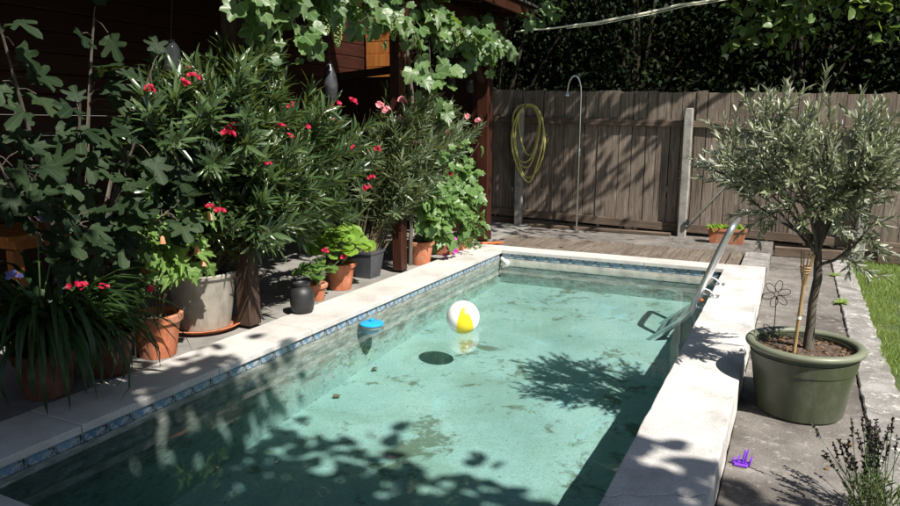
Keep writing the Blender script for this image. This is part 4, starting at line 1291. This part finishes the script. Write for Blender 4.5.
# ================================================================== GRAPEVINE on the pergola
gv = thing('grapevine', 'grapevine with large lobed leaves and green grapes hanging from the pergola eave', 'vine', (-3.5, 6.0, 2.7))
sm = MB(); ls = LeafSet()
main = [Vector((-3.52 + 0.05 * math.sin(i * 1.7), 3.2 + i * 0.48, 2.62 + 0.06 * math.sin(i * 2.3))) for i in range(12)]
sm.tube(main, 0.018, 6)
sm.tube([Vector((-3.55, 6.18, 0.05)), Vector((-3.53, 6.2, 0.9)), Vector((-3.54, 6.24, 1.8)), main[6]], [0.022, 0.02, 0.018, 0.016], 6)
def spray(p0, ln, dirv, nl, size):
    pts = curve_pts(p0, dirv, ln, 7, (0.05, 0, -0.8), 0.10)
    sm.tube(pts, [0.006 * (1 - .5 * k / 7) for k in range(8)], 4, False)
    for k in range(nl):
        p, tg = along(pts, rng.uniform(0.05, 0.999))
        out = (Vector(rng.normal(size=3)) * 0.8 + Vector((0.55, -0.25, 0.0))).normalized()
        pe = p + out * rng.uniform(0.05, 0.11)
        sm.tube([p, pe], 0.002, 3, False)
        ls.add(pe, out + Vector((0.1, rng.normal() * 0.4, -0.85)), Vector((0.9, -0.45, 0.6)) + Vector(rng.normal(size=3)) * 0.35, rng.uniform(0.075, 0.195))
for i in range(52):
    y0 = rng.uniform(3.7, 8.1)
    spray(Vector((-3.5, y0, 2.62 + rng.uniform(-.1, .1))), rng.uniform(0.2, 0.45), (rng.uniform(0.0, 0.5), rng.normal(0, .5), rng.uniform(-0.8, 0.1)), 6, 0.15)
for (y0, ln) in ((6.35, 0.9), (6.6, 1.0), (6.1, 0.75), (7.9, 0.35), (7.2, 0.4), (3.95, 0.6), (4.2, 0.55)):
    spray(Vector((-3.46, y0, 2.55)), ln, (0.15, rng.normal(0, .15), -1.0), 11, 0.15)
for p0 in ((-3.2, 8.6, 2.88), (-3.15, 8.8, 2.95), (-3.3, 8.75, 2.86), (-3.25, 8.4, 2.85)):
    spray(Vector(p0), 0.35, (0.5, 0.7, 0.2), 9, 0.12)
build('stems', sm, M['bark'], gv, smooth=True)
ls.put(gv, P_VINE, L['vine'], 300)
def bunch(p, n=46):
    mb = MB()
    for i in range(n):
        t = i / n
        rr = 0.055 * (1 - t) ** 0.7 + 0.008
        an = i * 2.4
        mb.ball((p[0] + rr * math.cos(an) * rng.uniform(.5, 1), p[1] + rr * math.sin(an) * rng.uniform(.5, 1), p[2] - t * 0.17), 0.0095, 7, 5)
    build('grape_bunch', mb, L['grape'], gv, smooth=True, auto=180)
for p in ((-3.36, 4.58, 2.36), (-3.36, 4.72, 2.28), (-3.34, 5.55, 2.42), (-3.36, 6.9, 2.5), (-3.38, 5.0, 2.45)):
    bunch(p)
# small creeper on tall post
# hanging things
bell_t = thing('hanging_ornament', 'dark glazed bell shaped ornament hanging below the vine', 'ornament', (-3.66, 5.02, 1.65))
build('body', MB().lathe([(0.004, 0.33), (0.025, 0.30), (0.05, 0.22), (0.065, 0.12), (0.06, 0.04), (0.03, 0.0), (0.012, -0.05), (0.0, -0.06)], (-3.66, 5.02, 1.72), 20), M['ornament'], bell_t, smooth=True)
build('cord', MB().tube([(-3.66, 5.02, 2.05), (-3.65, 5.02, 2.4), (-3.64, 5.02, 2.70)], 0.003, 5), M['iron'], bell_t)
def lantern(label, p, s=1.0):
    t = thing('hanging_lantern', label, 'lantern', p, 'glass lanterns hanging by the tall post')
    x, y, z = p
    build('glass', MB().lathe([(0.035 * s, 0.0), (0.045 * s, 0.02), (0.045 * s, 0.09), (0.032 * s, 0.115), (0.03 * s, 0.115), (0.042 * s, 0.088), (0.042 * s, 0.02), (0.0, 0.006)], p, 18), M['glass'], t, smooth=True)
    build('cap', MB().lathe([(0.036 * s, 0.114), (0.036 * s, 0.13), (0.02 * s, 0.15), (0.0, 0.16)], p, 18), M['lantern'], t, smooth=True)
    build('base', MB().lathe([(0.04 * s, -0.008), (0.042 * s, -0.001), (0.0, 0.0)], p, 18), M['lantern'], t, smooth=True)
    build('cord', MB().tube([(x, y, z + 0.155), (x, y, z + 0.4), (x, y, 2.75)], 0.002, 4), M['iron'], t)
lantern('small glass lantern hanging left of the other beside the tall post', (-3.64, 7.35, 1.93))
lantern('small glass lantern hanging nearest to the tall post', (-3.64, 7.85, 1.90))
hj = thing('hanging_jar', 'clear plastic jar hanging among the leaves at upper left', 'jar', (-3.80, 3.45, 1.86))
build('jar', MB().lathe([(0.05, 0.0), (0.055, 0.02), (0.055, 0.14), (0.04, 0.17), (0.03, 0.18), (0.03, 0.20), (0.027, 0.20), (0.027, 0.18), (0.052, 0.13), (0.052, 0.02), (0.0, 0.01)], (-3.80, 3.45, 1.86), 20), M['glass'], hj, smooth=True)
build('cord', MB().tube([(-3.80, 3.45, 2.06), (-3.75, 3.45, 2.4), (-3.66, 3.45, 2.72)], 0.002, 4), M['iron'], hj)

# ================================================================== SHOWER, HOSE, POLE
sh = thing('garden_shower', 'slim steel garden shower pole with curved neck in front of the fence', 'shower', (-2.80, 9.88, -0.035))
sx, sy = -2.83, 9.86
pts = [Vector((sx, sy, -0.035)), Vector((sx, sy, 1.0)), Vector((sx, sy, 1.95))]
for k in range(1, 10):
    a = math.pi * k / 10 * 1.05
    pts.append(Vector((sx - 0.095 * (1 - math.cos(a)), sy - 0.02 * (1 - math.cos(a)), 1.95 + 0.24 * math.sin(a))))
build('pole', MB().tube(pts, 0.014, 10), M['steel'], sh, smooth=True)
e = pts[-1]
build('shower_head', MB().lathe([(0.012, 0.07), (0.016, 0.04), (0.045, 0.012), (0.055, 0.0), (0.052, -0.008), (0.0, -0.01)], (e.x, e.y, e.z - 0.075), 20), M['steel'], sh, smooth=True)
vb = build('valve', MB().lathe([(0.022, -0.05), (0.024, -0.04), (0.024, 0.04), (0.022, 0.05)], (sx, sy, 1.12), 16), M['steel'], sh, smooth=True)
build('handle', MB().tube([(sx, sy - 0.02, 1.13), (sx - 0.02, sy - 0.07, 1.14), (sx - 0.025, sy - 0.09, 1.12)], [0.01, 0.008, 0.009], 8), M['steel'], sh, smooth=True)
build('foot', MB().lathe([(0.05, 0), (0.05, 0.006), (0.016, 0.012), (0.0, 0.012)], (sx, sy, -0.0345), 20), M['steel'], sh, smooth=True)

hs = thing('garden_hose', 'yellow green garden hose coiled over the left fence post', 'hose', (-3.80, 9.9, 1.7))
pts = []
N = 5
for i in range(N * 40):
    tt = i / 40
    lp = int(tt)
    a = (tt - lp) * 2 * math.pi
    h = [0.37, 0.47, 0.53, 0.44, 0.56][lp]
    w = [0.19, 0.24, 0.27, 0.25, 0.28][lp]
    ox = [0.14, 0.11, 0.16, 0.10, 0.15][lp]
    x = posts[0] + 0.03 + ox + w * math.sin(a) * (0.85 + 0.15 * math.cos(a))
    z = 1.80 - h + h * math.cos(a)
    # widen below, gather on top of post
    yy = 9.928 - 0.012 * lp - 0.015 * (1 - math.cos(a)) * 0.5
    if math.cos(a) > 0.8:
        z = min(z, 1.77 + 0.012 * lp)
    x += 0.018 * math.sin(a * 2 + lp * 1.9) + 0.012 * math.sin(a * 3 + lp * 4.1)
    z += 0.014 * math.sin(a * 2 + lp * 2.7) * (1 - math.cos(a))
    pts.append(Vector((x, yy, z)))
build('coil', MB().tube(pts, 0.013, 8), M['hose'], hs, smooth=True)
build('hook', MB().tube([(posts[0] + .05, 9.945, 1.75), (posts[0] + .10, 9.88, 1.75), (posts[0] + .14, 9.86, 1.79)], 0.008, 6), M['iron'], hs, smooth=True)
build('nozzle', MB().lathe([(0.010, 0.0), (0.016, 0.02), (0.016, 0.07), (0.008, 0.11), (0, 0.11)], (posts[0] + 0.36, 9.90, 1.55), 12), M['hose'], hs, smooth=True)

wp = thing('washing_pole', 'pale thin pipe stretched from the pergola corner up past the trees', 'pole', (-3.6, 8.8, 2.72))
p0 = Vector((-3.36, 8.62, 2.68))
p1 = Vector((-0.62, 9.2, 3.02))
pts = [p0.lerp(p1, k / 14) + Vector((0, 0, -0.045 * math.sin(math.pi * min(1, k / 10)) + 0.004 * math.sin(k * 2.1))) for k in range(15)]
build('pipe', MB().tube(pts, [0.010] * 4 + [0.014] * 11, 8), M['rope'], wp, smooth=True)
pts2 = [p + Vector((0.05, 0, -0.022)) for p in pts[3:]]
build('cable', MB().tube(pts2, 0.005, 6), M['rope'], wp, smooth=True)

br = thing('brace_pole', 'thin pale metal pole leaning diagonally against the middle fence post', 'pole', (-1.3, 9.9, 0.3))
build('pole', MB().tube([(-1.285, 9.92, 0.12), (-0.95, 9.95, 0.55), (-0.62, 9.98, 0.97)], 0.014, 8), M['alu'], br, smooth=True)
build('clamp', MB().box((-1.302, 9.905, 0.14), (-1.255, 9.935, 0.22)), M['iron'], br, bevel=0.004)

fb = thing('flower_box', 'terracotta flower box with green succulents standing by the fence', 'planter', (-0.74, 9.62, -0.035))
vs = []
cxb, cyb = -0.745, 9.66
mb = MB()
rings = [(0.205, 0.07, -0.033), (0.235, 0.085, 0.13), (0.245, 0.095, 0.132), (0.245, 0.095, 0.165), (0.228, 0.078, 0.165), (0.222, 0.075, 0.12)]
for rx, ry, z in rings:
    for k in range(32):
        a = 2 * math.pi * k / 32
        q = 1 / max(abs(math.cos(a)), abs(math.sin(a))) ** 0.9
        vs.append((cxb + rx * q * math.cos(a), cyb + ry * q * math.sin(a), z))
fs = []
for i in range(len(rings) - 1):
    for k in range(32):
        k2 = (k + 1) % 32
        fs.append((i * 32 + k, i * 32 + k2, (i + 1) * 32 + k2, (i + 1) * 32 + k))
fs += [tuple(range(31, -1, -1)), tuple(160 + k for k in range(32))]
mb.add(vs, fs)
build('box', mb, M['terracotta'], fb, smooth=True)
ls = LeafSet()
for i in range(170):
    q = (rng.uniform(-0.2, 0.2), rng.uniform(-0.06, 0.06))
    big = q[0] > 0.02
    ls.add((cxb + q[0], cyb + q[1], 0.12 + (0.07 if big else 0.02) * rng.random()), (rng.normal(), rng.normal() * .8 - .2, 0.9), rng.normal(size=3), rng.uniform(0.04, 0.075) if big else rng.uniform(0.05, 0.12))
ls.put(fb, P_OVATE, L['geranium'], 40)

# ================================================================== POOL LADDER
ld = thing('pool_ladder', 'aluminium pool ladder with looped handrail hung over the right coping', 'ladder', (-0.7, 6.55, 0.0))
ya, yb = 6.34, 6.86
prof = [(-1.16, -0.53), (-0.98, -0.375), (-0.80, -0.235), (-0.74, -0.16), (-0.70, -0.02), (-0.62, 0.20), (-0.54, 0.42), (-0.475, 0.58)]
railA = [Vector((x, ya, z)) for x, z in prof]
railB = [Vector((x, yb, z)) for x, z in prof]
arc = []
for k in range(1, 12):
    a = math.pi * k / 12
    yy = (ya + yb) / 2 - (yb - ya) / 2 * math.cos(a)
    s = 0.085 * math.sin(a) ** 0.6
    arc.append(Vector((-0.475 + s * 0.45, yy, 0.58 + s)))
path = railA + arc + railB[::-1]
build('handrail', MB().tube(path, 0.028, 12), M['alu'], ld, smooth=True, auto=60)
for k in range(4):
    u = 0.10 + k * 0.25
    p = Vector((-1.16, 0, -0.53)).lerp(Vector((-0.78, 0, -0.215)), u)
    q = build('tread', MB().box((p.x - 0.020, ya + 0.02, p.z - 0.010), (p.x + 0.020, yb - 0.02, p.z + 0.012)), M['alu'], ld, bevel=0.006)
    for yy in (ya, yb):
        build('bolt', MB().ball((p.x, yy - 0.030 if yy == ya else yy + 0.030, p.z + 0.014), 0.018, 10, 6), M['white_plastic'], q, smooth=True, auto=180)
for yy in (ya, yb):
    build('bracket', MB().tube([(-0.665, yy, 0.08), (-0.60, yy + 0.02, 0.055), (-0.55, yy + 0.02, 0.012)], 0.011, 8), M['alu'], ld, smooth=True)
    build('stand_off', MB().tube([(-0.72, yy, -0.10), (-0.65, yy, -0.11), (-0.598, yy, -0.11)], 0.011, 8), M['alu'], ld, smooth=True)
    build('anchor_plate', MB().box((-0.585, yy - 0.03, 0.001), (-0.515, yy + 0.07, 0.013)), M['alu'], ld, bevel=0.003)
build('plug', MB().ball((-0.655, ya - 0.02, -0.03), 0.015, 10, 8), M['orange_plastic'], ld, smooth=True, auto=180)
build('cross_bar', MB().tube([(-0.69, ya, 0.0), (-0.69, yb, 0.0)], 0.013, 8), M['alu'], ld, smooth=True)

# ================================================================== THINGS IN THE POOL
bl = thing('beach_ball', 'white beach ball with one yellow panel floating in the pool', 'ball', (-2.36, 4.97, -0.06))
bc, brad = Vector((-2.36, 4.97, -0.06)), 0.138
to_cam = (CAM - bc).normalized()
axis = (to_cam * 0.62 + Vector((0, 0, 0.80))).normalized()
e1 = (Vector((0, 0, -1)) - axis * Vector((0, 0, -1)).dot(axis)).normalized()
e2 = axis.cross(e1)
for gk in range(6):
    mb = MB()
    vs = []
    nu, nv = 8, 16
    for j in range(nv + 1):
        ph = math.pi * (0.02 + 0.96 * j / nv)
        for i in range(nu + 1):
            az = R(-30 + 60 * gk + 8) + R(60) * i / nu
            vs.append(bc + (axis * math.cos(ph) + (e1 * math.cos(az) + e2 * math.sin(az)) * math.sin(ph)) * brad)
    fs = [(j * (nu + 1) + i, j * (nu + 1) + i + 1, (j + 1) * (nu + 1) + i + 1, (j + 1) * (nu + 1) + i) for j in range(nv) for i in range(nu)]
    mb.add(vs, fs)
    build('panel', mb, M['yellow_ball'] if gk == 0 else M['white_ball'], bl, smooth=True, auto=180)
for sgn in (1, -1):
    mb = MB()
    vs = [bc + axis * sgn * brad * 1.003]
    for k in range(16):
        an = 2 * math.pi * k / 16
        vs.append(bc + (axis * sgn * math.cos(0.16) + (e1 * math.cos(an) + e2 * math.sin(an)) * math.sin(0.16)) * brad * 1.002)
    mb.add(vs, [(0, 1 + k, 1 + (k + 1) % 16) if sgn > 0 else (0, 1 + (k + 1) % 16, 1 + k) for k in range(16)])
    build('end_cap', mb, M['white_ball'], bl, smooth=True, auto=180)

vp = bc + axis * brad * 1.004
build('valve', MB().tube([vp, vp + axis * 0.004], [0.009, 0.007], 10), M['white_plastic'], bl, smooth=True)
fo = thing('chlorine_floater', 'blue lidded chlorine floater drifting by the left pool wall', 'floater', (-3.05, 4.66, WZ))
fx, fy = -3.05, 4.66
build('lid', MB().lathe([(0.088, 0.012), (0.098, 0.016), (0.100, 0.026), (0.090, 0.034), (0.06, 0.037), (0.0, 0.049)], (fx, fy, WZ), 32), M['blue_lid'], fo, smooth=True)
build('knob', MB().lathe([(0.022, 0.049), (0.022, 0.062), (0.016, 0.066), (0.0, 0.067)], (fx, fy, WZ), 16), M['blue_lid'], fo, smooth=True)
build('cup', MB().lathe([(0.0, -0.085), (0.045, -0.083), (0.052, -0.07), (0.062, -0.03), (0.084, -0.012), (0.086, 0.0115), (0.0, 0.012)], (fx, fy, WZ), 28), M['cup'], fo, smooth=True)

fit = thing('pool_fitting', 'small white plastic pipe fitting on the far left corner of the pool wall', 'fitting', (-3.10, 7.66, -0.12))
build('elbow', MB().tube([(-3.14, 7.72, -0.11), (-3.10, 7.66, -0.11), (-3.05, 7.64, -0.13)], [0.022, 0.024, 0.022], 10), M['white_plastic'], fit, smooth=True)
build('collar', MB().tube([(-3.05, 7.64, -0.13), (-3.02, 7.63, -0.145)], 0.032, 12), M['white_plastic'], fit, smooth=True)

def dead_leaf(label, p, s, rot, z, cat='leaf', group='fallen leaves'):
    t = bpy.data.objects.new('fallen_leaf', tri_mesh('fallen_leaf', P_MAPLE[0][0] * np.array([1, 1, 1]) , P_MAPLE[0][1], M['dead_leaf']))
    col.objects.link(t)
    t.location = (p[0], p[1], z)
    t.scale = (s, s, s)
    t.rotation_euler = (0.1, 0.05, rot)
    tag(t, label, cat, group)
dead_leaf('brown fallen leaf at the foot of the left pool wall, nearer one', (-3.02, 4.10), 0.07, 0.5, floor_z(4.1) + 0.02)
dead_leaf('brown fallen leaf at the foot of the left pool wall, farther one', (-3.02, 4.70), 0.07, 2.5, floor_z(4.7) + 0.02)
dead_leaf('pale fallen leaf on the path right of the green pot', (0.40, 4.06), 0.05, 1.5, -0.193)
dead_leaf('small fallen leaf on the path in front of the green pot', (0.25, 3.72), 0.03, 4.0, -0.195)

tw = thing('orange_trowel', 'small orange plastic trowel lying on the coping beside the tall post', 'trowel', (-3.40, 8.05, 0.0))
build('blade', MB().prism([(-3.42, 8.0), (-3.34, 8.08), (-3.30, 8.17), (-3.38, 8.16), (-3.46, 8.07)], 0.003, 0.018), M['orange_plastic'], tw, bevel=0.004)
build('handle', MB().tube([(-3.445, 8.03, 0.016), (-3.53, 7.95, 0.016)], [0.012, 0.014], 8), M['orange_plastic'], tw, smooth=True)

# ================================================================== OLIVE IN GREEN POT
ot = thing('potted_olive_tree', 'olive tree with silvery foliage in a large olive green plastic pot', 'potted tree', (0.13, 4.46, -0.2))
ox, oy = 0.13, 4.47
pz = -0.196
pr = [(0.225, 0), (0.238, 0.012), (0.262, 0.16), (0.281, 0.29), (0.286, 0.292), (0.296, 0.365), (0.290, 0.368), (0.285, 0.40)]
build('pot', MB().lathe(pr + [(0.26, 0.40), (0.26, 0.36), (0.0, 0.34)], (ox, oy, pz), 64), M['green_plastic'], ot, smooth=True, auto=30)
rim = []
for k in range(15):
    a = math.pi * 2 * k / 14
    rim.append((0.298 + 0.027 * math.cos(a - 1.0), 0.412 + 0.021 * math.sin(a - 1.0)))
build('rim', MB().lathe(rim, (ox, oy, pz), 64, caps=False), M['green_rim'], ot, smooth=True, auto=180)
so = MB()
vs = []; fs = []
nr, na = 10, 40
for j in range(nr + 1):
    r0 = 0.268 * j / nr
    for k in range(na):
        a = 2 * math.pi * k / na
        vs.append((ox + r0 * math.cos(a), oy + r0 * math.sin(a), pz + 0.385 + 0.012 * mnoise.noise(Vector((r0 * math.cos(a) * 18, r0 * math.sin(a) * 18, 2))) - 0.01 * (j / nr)))
for j in range(nr):
    for k in range(na):
        k2 = (k + 1) % na
        fs.append((j * na + k, (j + 1) * na + k, (j + 1) * na + k2, j * na + k2))
so.add(vs, fs)
build('soil', so, M['pot_soil'], ot, smooth=True)
# bark chips
n = 260
a = rng.uniform(0, 6.28, n); rr = 0.255 * np.sqrt(rng.random(n))
pos = np.stack([ox + rr * np.cos(a), oy + rr * np.sin(a), np.full(n, pz + 0.388)], 1)
V, T = joined(P_CHEAP, pos, frames(rng.normal(size=(n, 3)) * np.array([1, 1, .25]), rng.normal(size=(n, 3)) * .4 + np.array([0, 0, 1])), rng.uniform(0.012, 0.035, n))
ch = bpy.data.objects.new('bark_chips', tri_mesh('bark_chips', V, T, M['dead_leaf'], False))
col.objects.link(ch); adopt(ch, ot); ch['kind'] = 'stuff'

trunk = [Vector((0.15, 4.47, 0.17)), Vector((0.152, 4.48, 0.32)), Vector((0.15, 4.47, 0.48)), Vector((0.165, 4.46, 0.62)), Vector((0.155, 4.48, 0.75)), Vector((0.14, 4.48, 0.90)), Vector((0.12, 4.47, 1.05))]
build('trunk', MB().tube(trunk, [0.032, 0.025, 0.023, 0.024, 0.021, 0.018, 0.014], 12), M['bark'], ot, smooth=True)
sm = MB(); ls = LeafSet()
CC = Vector((0.03, 4.5, 1.26))
rng2 = np.random.default_rng(77)
prim = []
for i in range(24):
    az = i * 2.4 + rng2.uniform(-.3, .3)
    el = rng2.uniform(-0.22, 1.2)
    e = CC + Vector((math.cos(az) * math.cos(el) * 0.44, math.sin(az) * math.cos(el) * 0.40, math.sin(el) * 0.32))
    s0, tg = along(trunk, rng2.uniform(0.62, 0.99))
    mid = s0.lerp(e, 0.5) + Vector(rng2.normal(size=3)) * 0.04 + Vector((0, 0, 0.03))
    pts = [s0 * (1 - u) ** 2 + mid * 2 * u * (1 - u) + e * u * u for u in [k / 6 for k in range(7)]]
    sm.tube(pts, [0.010 * (1 - .7 * k / 6) for k in range(7)], 5, False)
    prim.append(pts)
# a low side limb towards the right
lowl = [Vector((0.16, 4.47, 0.70)), Vector((0.24, 4.45, 0.74)), Vector((0.33, 4.42, 0.84)), Vector((0.42, 4.40, 1.0))]
sm.tube(lowl, [0.012, 0.009, 0.007, 0.004], 6, False)
prim.append(lowl)
for pts in prim:
    for s in range(14):
        p, tg = along(pts, rng2.uniform(0.35, 0.999))
        dirv = (p - Vector((0.1, 4.48, 1.05))).normalized() * 0.8 + Vector(rng2.normal(size=3)) * 0.6 + Vector((0, 0, 0.45))
        tw_ = curve_pts(p, dirv, rng2.uniform(0.14, 0.30), 5, (0, 0, 0.25 * rng2.normal()), 0.10)
        sm.tube(tw_, [0.003 * (1 - .6 * k / 5) for k in range(6)], 4, False)
        ls.whorls(tw_, 0.08, 0.022, 0.066, 45, 2)
# tall shoots
for tp, ln in (((0.06, 4.45, 1.50), 0.30), ((-0.10, 4.48, 1.46), 0.24), ((-0.22, 4.46, 1.42), 0.20), ((-0.36, 4.46, 1.32), 0.26), ((0.30, 4.5, 1.50), 0.18), ((0.42, 4.48, 1.38), 0.16), ((0.16, 4.5, 1.48), 0.16)):
    pts = curve_pts(Vector(tp) - Vector((0, 0, 0.12)), (rng2.normal() * .08, 0, 1), ln + 0.12, 6, (0, 0, 0), 0.04)
    sm.tube(pts, [0.004 * (1 - .6 * k / 6) for k in range(7)], 4, False)
    ls.whorls(pts, 0.1, 0.024, 0.068, 40, 2)
build('branches', sm, M['bark'], ot, smooth=True)
ls.put(ot, P_OLIVE, L['olive'], 250)

# bamboo torch
to = thing('bamboo_torch', 'split bamboo garden torch stuck in the soil of the olive pot', 'torch', (0.075, 4.36, 0.18))
b0 = Vector((0.075, 4.36, 0.15)); b1 = Vector((0.095, 4.36, 0.62))
build('cane', MB().tube([b0, b0.lerp(b1, .33), b0.lerp(b1, .66), b1], [0.011, 0.0105, 0.011, 0.012], 10), M['bamboo'], to, smooth=True)
build('tie', MB().tube([b0.lerp(b1, 0.52), b0.lerp(b1, 0.55)], 0.0135, 10), M['white_plastic'], to, smooth=True)
for k in range(9):
    a = 2 * math.pi * k / 9
    o_ = Vector((math.cos(a), math.sin(a), 0))
    build('splint', MB().tube([b1 + o_ * 0.009 - Vector((0, 0, 0.02)), b1 + o_ * 0.022 + Vector((0, 0, 0.06)), b1 + o_ * 0.036 + Vector((0.004, 0, 0.15 + 0.04 * random.random()))], [0.004, 0.0045, 0.0035], 5), M['bamboo'], to, smooth=True)
for zz, rr in ((0.05, 0.023), (0.066, 0.026), (0.082, 0.028)):
    ring = [b1 + Vector((rr * math.cos(k * math.pi / 8), rr * math.sin(k * math.pi / 8), zz)) for k in range(17)]
    build('weave', MB().tube(ring, 0.004, 5, False), M['bamboo'], to, smooth=True)

# wire flower
wf = thing('wire_flower', 'dark wire flower ornament stuck in the soil at the back of the pot', 'ornament', (-0.02, 4.56, 0.18))
wx, wy = -0.045, 4.60
build('stem', MB().tube([(wx, wy, 0.15), (wx + 0.004, wy, 0.3), (wx, wy, 0.46)], 0.003, 6), M['iron'], wf, smooth=True)
for k in range(6):
    a = k * math.pi / 3 + 0.3
    c = Vector((wx + 0.045 * math.cos(a), wy, 0.475 + 0.052 * math.sin(a)))
    rad_ = Vector((math.cos(a), 0, math.sin(a))); tan_ = Vector((-math.sin(a), 0, math.cos(a)))
    loop = [c + rad_ * 0.036 * math.cos(q * math.pi / 7) + tan_ * 0.020 * math.sin(q * math.pi / 7) for q in range(15)]
    build('petal', MB().tube(loop, 0.0022, 5, False), M['iron'], wf, smooth=True)
for sgn in (-1, 1):
    c = Vector((wx + sgn * 0.030, wy, 0.255))
    loop = [c + Vector((sgn * 0.8, 0, 0.45)) * 0.034 * math.cos(q * math.pi / 7) + Vector((-0.45 * sgn, 0, 0.8)) * 0.014 * math.sin(q * math.pi / 7) for q in range(15)]
    build('leaf', MB().tube(loop, 0.0022, 5, False), M['iron'], wf, smooth=True)

# purple claw clip
pc = thing('purple_claw_clip', 'small purple plastic claw clip lying on the concrete path', 'hair clip', (-0.13, 3.56, -0.2))
pxc, pyc = -0.125, 3.57
build('spine', MB().tube([(pxc - 0.045, pyc, -0.19), (pxc, pyc + 0.005, -0.182), (pxc + 0.04, pyc, -0.188)], [0.009, 0.012, 0.009], 8), M['purple'], pc, smooth=True)
for k, (dx, h) in enumerate(((-0.042, 0.025), (-0.02, 0.04), (0.004, 0.075), (0.016, 0.08), (0.036, 0.045))):
    build('tooth', MB().tube([(pxc + dx, pyc, -0.188), (pxc + dx + 0.004, pyc - 0.008, -0.188 + h * 0.6), (pxc + dx + 0.010, pyc + 0.002, -0.188 + h)], [0.007, 0.006, 0.004], 6), M['purple'], pc, smooth=True)
build('grip', MB().box((pxc - 0.035, pyc - 0.03, -0.197), (pxc + 0.03, pyc - 0.008, -0.186)), M['purple'], pc, bevel=0.004)

# weed in the joint
def weed(label, c, n, s, seed):
    t = thing('path_weed', label, 'weed', (c[0], c[1], -0.2), 'weeds in the path joint')
    ls = LeafSet()
    for k in range(n):
        a = k * 2.4 + rng.uniform(-.3, .3)
        ls.add((c[0], c[1], -0.195), (math.cos(a), math.sin(a), rng.uniform(0.15, 0.9)), (0.2, -0.2, 1), s * rng.uniform(0.6, 1.15))
    ls.put(t, [lance(0.3, 0.25), lance(0.26, 0.4)], L['weed'], n)
weed('leafy green weed growing in the path joint beyond the green pot', (0.485, 7.45), 20, 0.105, 1)
weed('smaller green weed in the path joint farther back', (0.487, 8.85), 12, 0.09, 2)

# lavender
lv = thing('lavender_plant', 'lavender with dried dark flower spikes at the lower right corner', 'plant', (0.50, 3.25, -0.2))
sm = MB(); sp = LeafSet(); lf = LeafSet()
r2 = np.random.default_rng(9)
for k in range(46):
    az = r2.uniform(0, 6.28); q = r2.uniform(0.05, 0.75)
    p0 = Vector((0.44 + r2.normal() * 0.04, 3.30 + r2.normal() * 0.05, -0.2))
    pts = curve_pts(p0, (math.cos(az) * q - 0.10, math.sin(az) * q + 0.12, 1), r2.uniform(0.30, 0.47), 7, (0, 0, 0), 0.03)
    sm.tube(pts, 0.0017, 4, False)
    ll = (pts[-1] - pts[-2]).normalized()
    for j in range(24):
        p = pts[-1] - ll * 0.07 * (j / 24) * r2.uniform(.9, 1.3)
        o_ = Vector(r2.normal(size=3))
        sp.add(p, o_ + ll * 0.8, r2.normal(size=3), r2.uniform(0.011, 0.018))
    for j in range(14):
        p, tg = along(pts, r2.uniform(0.0, 0.5))
        lf.add(p, tg + Vector(r2.normal(size=3)) * 0.5, r2.normal(size=3), r2.uniform(0.03, 0.055))
build('stems', sm, M['stem_green'], lv)
sp.put(lv, P_OVATE, L['lav_spike'], 0, mass='flower_spikes')
lf.put(lv, P_OLE, L['lavender'], 0)
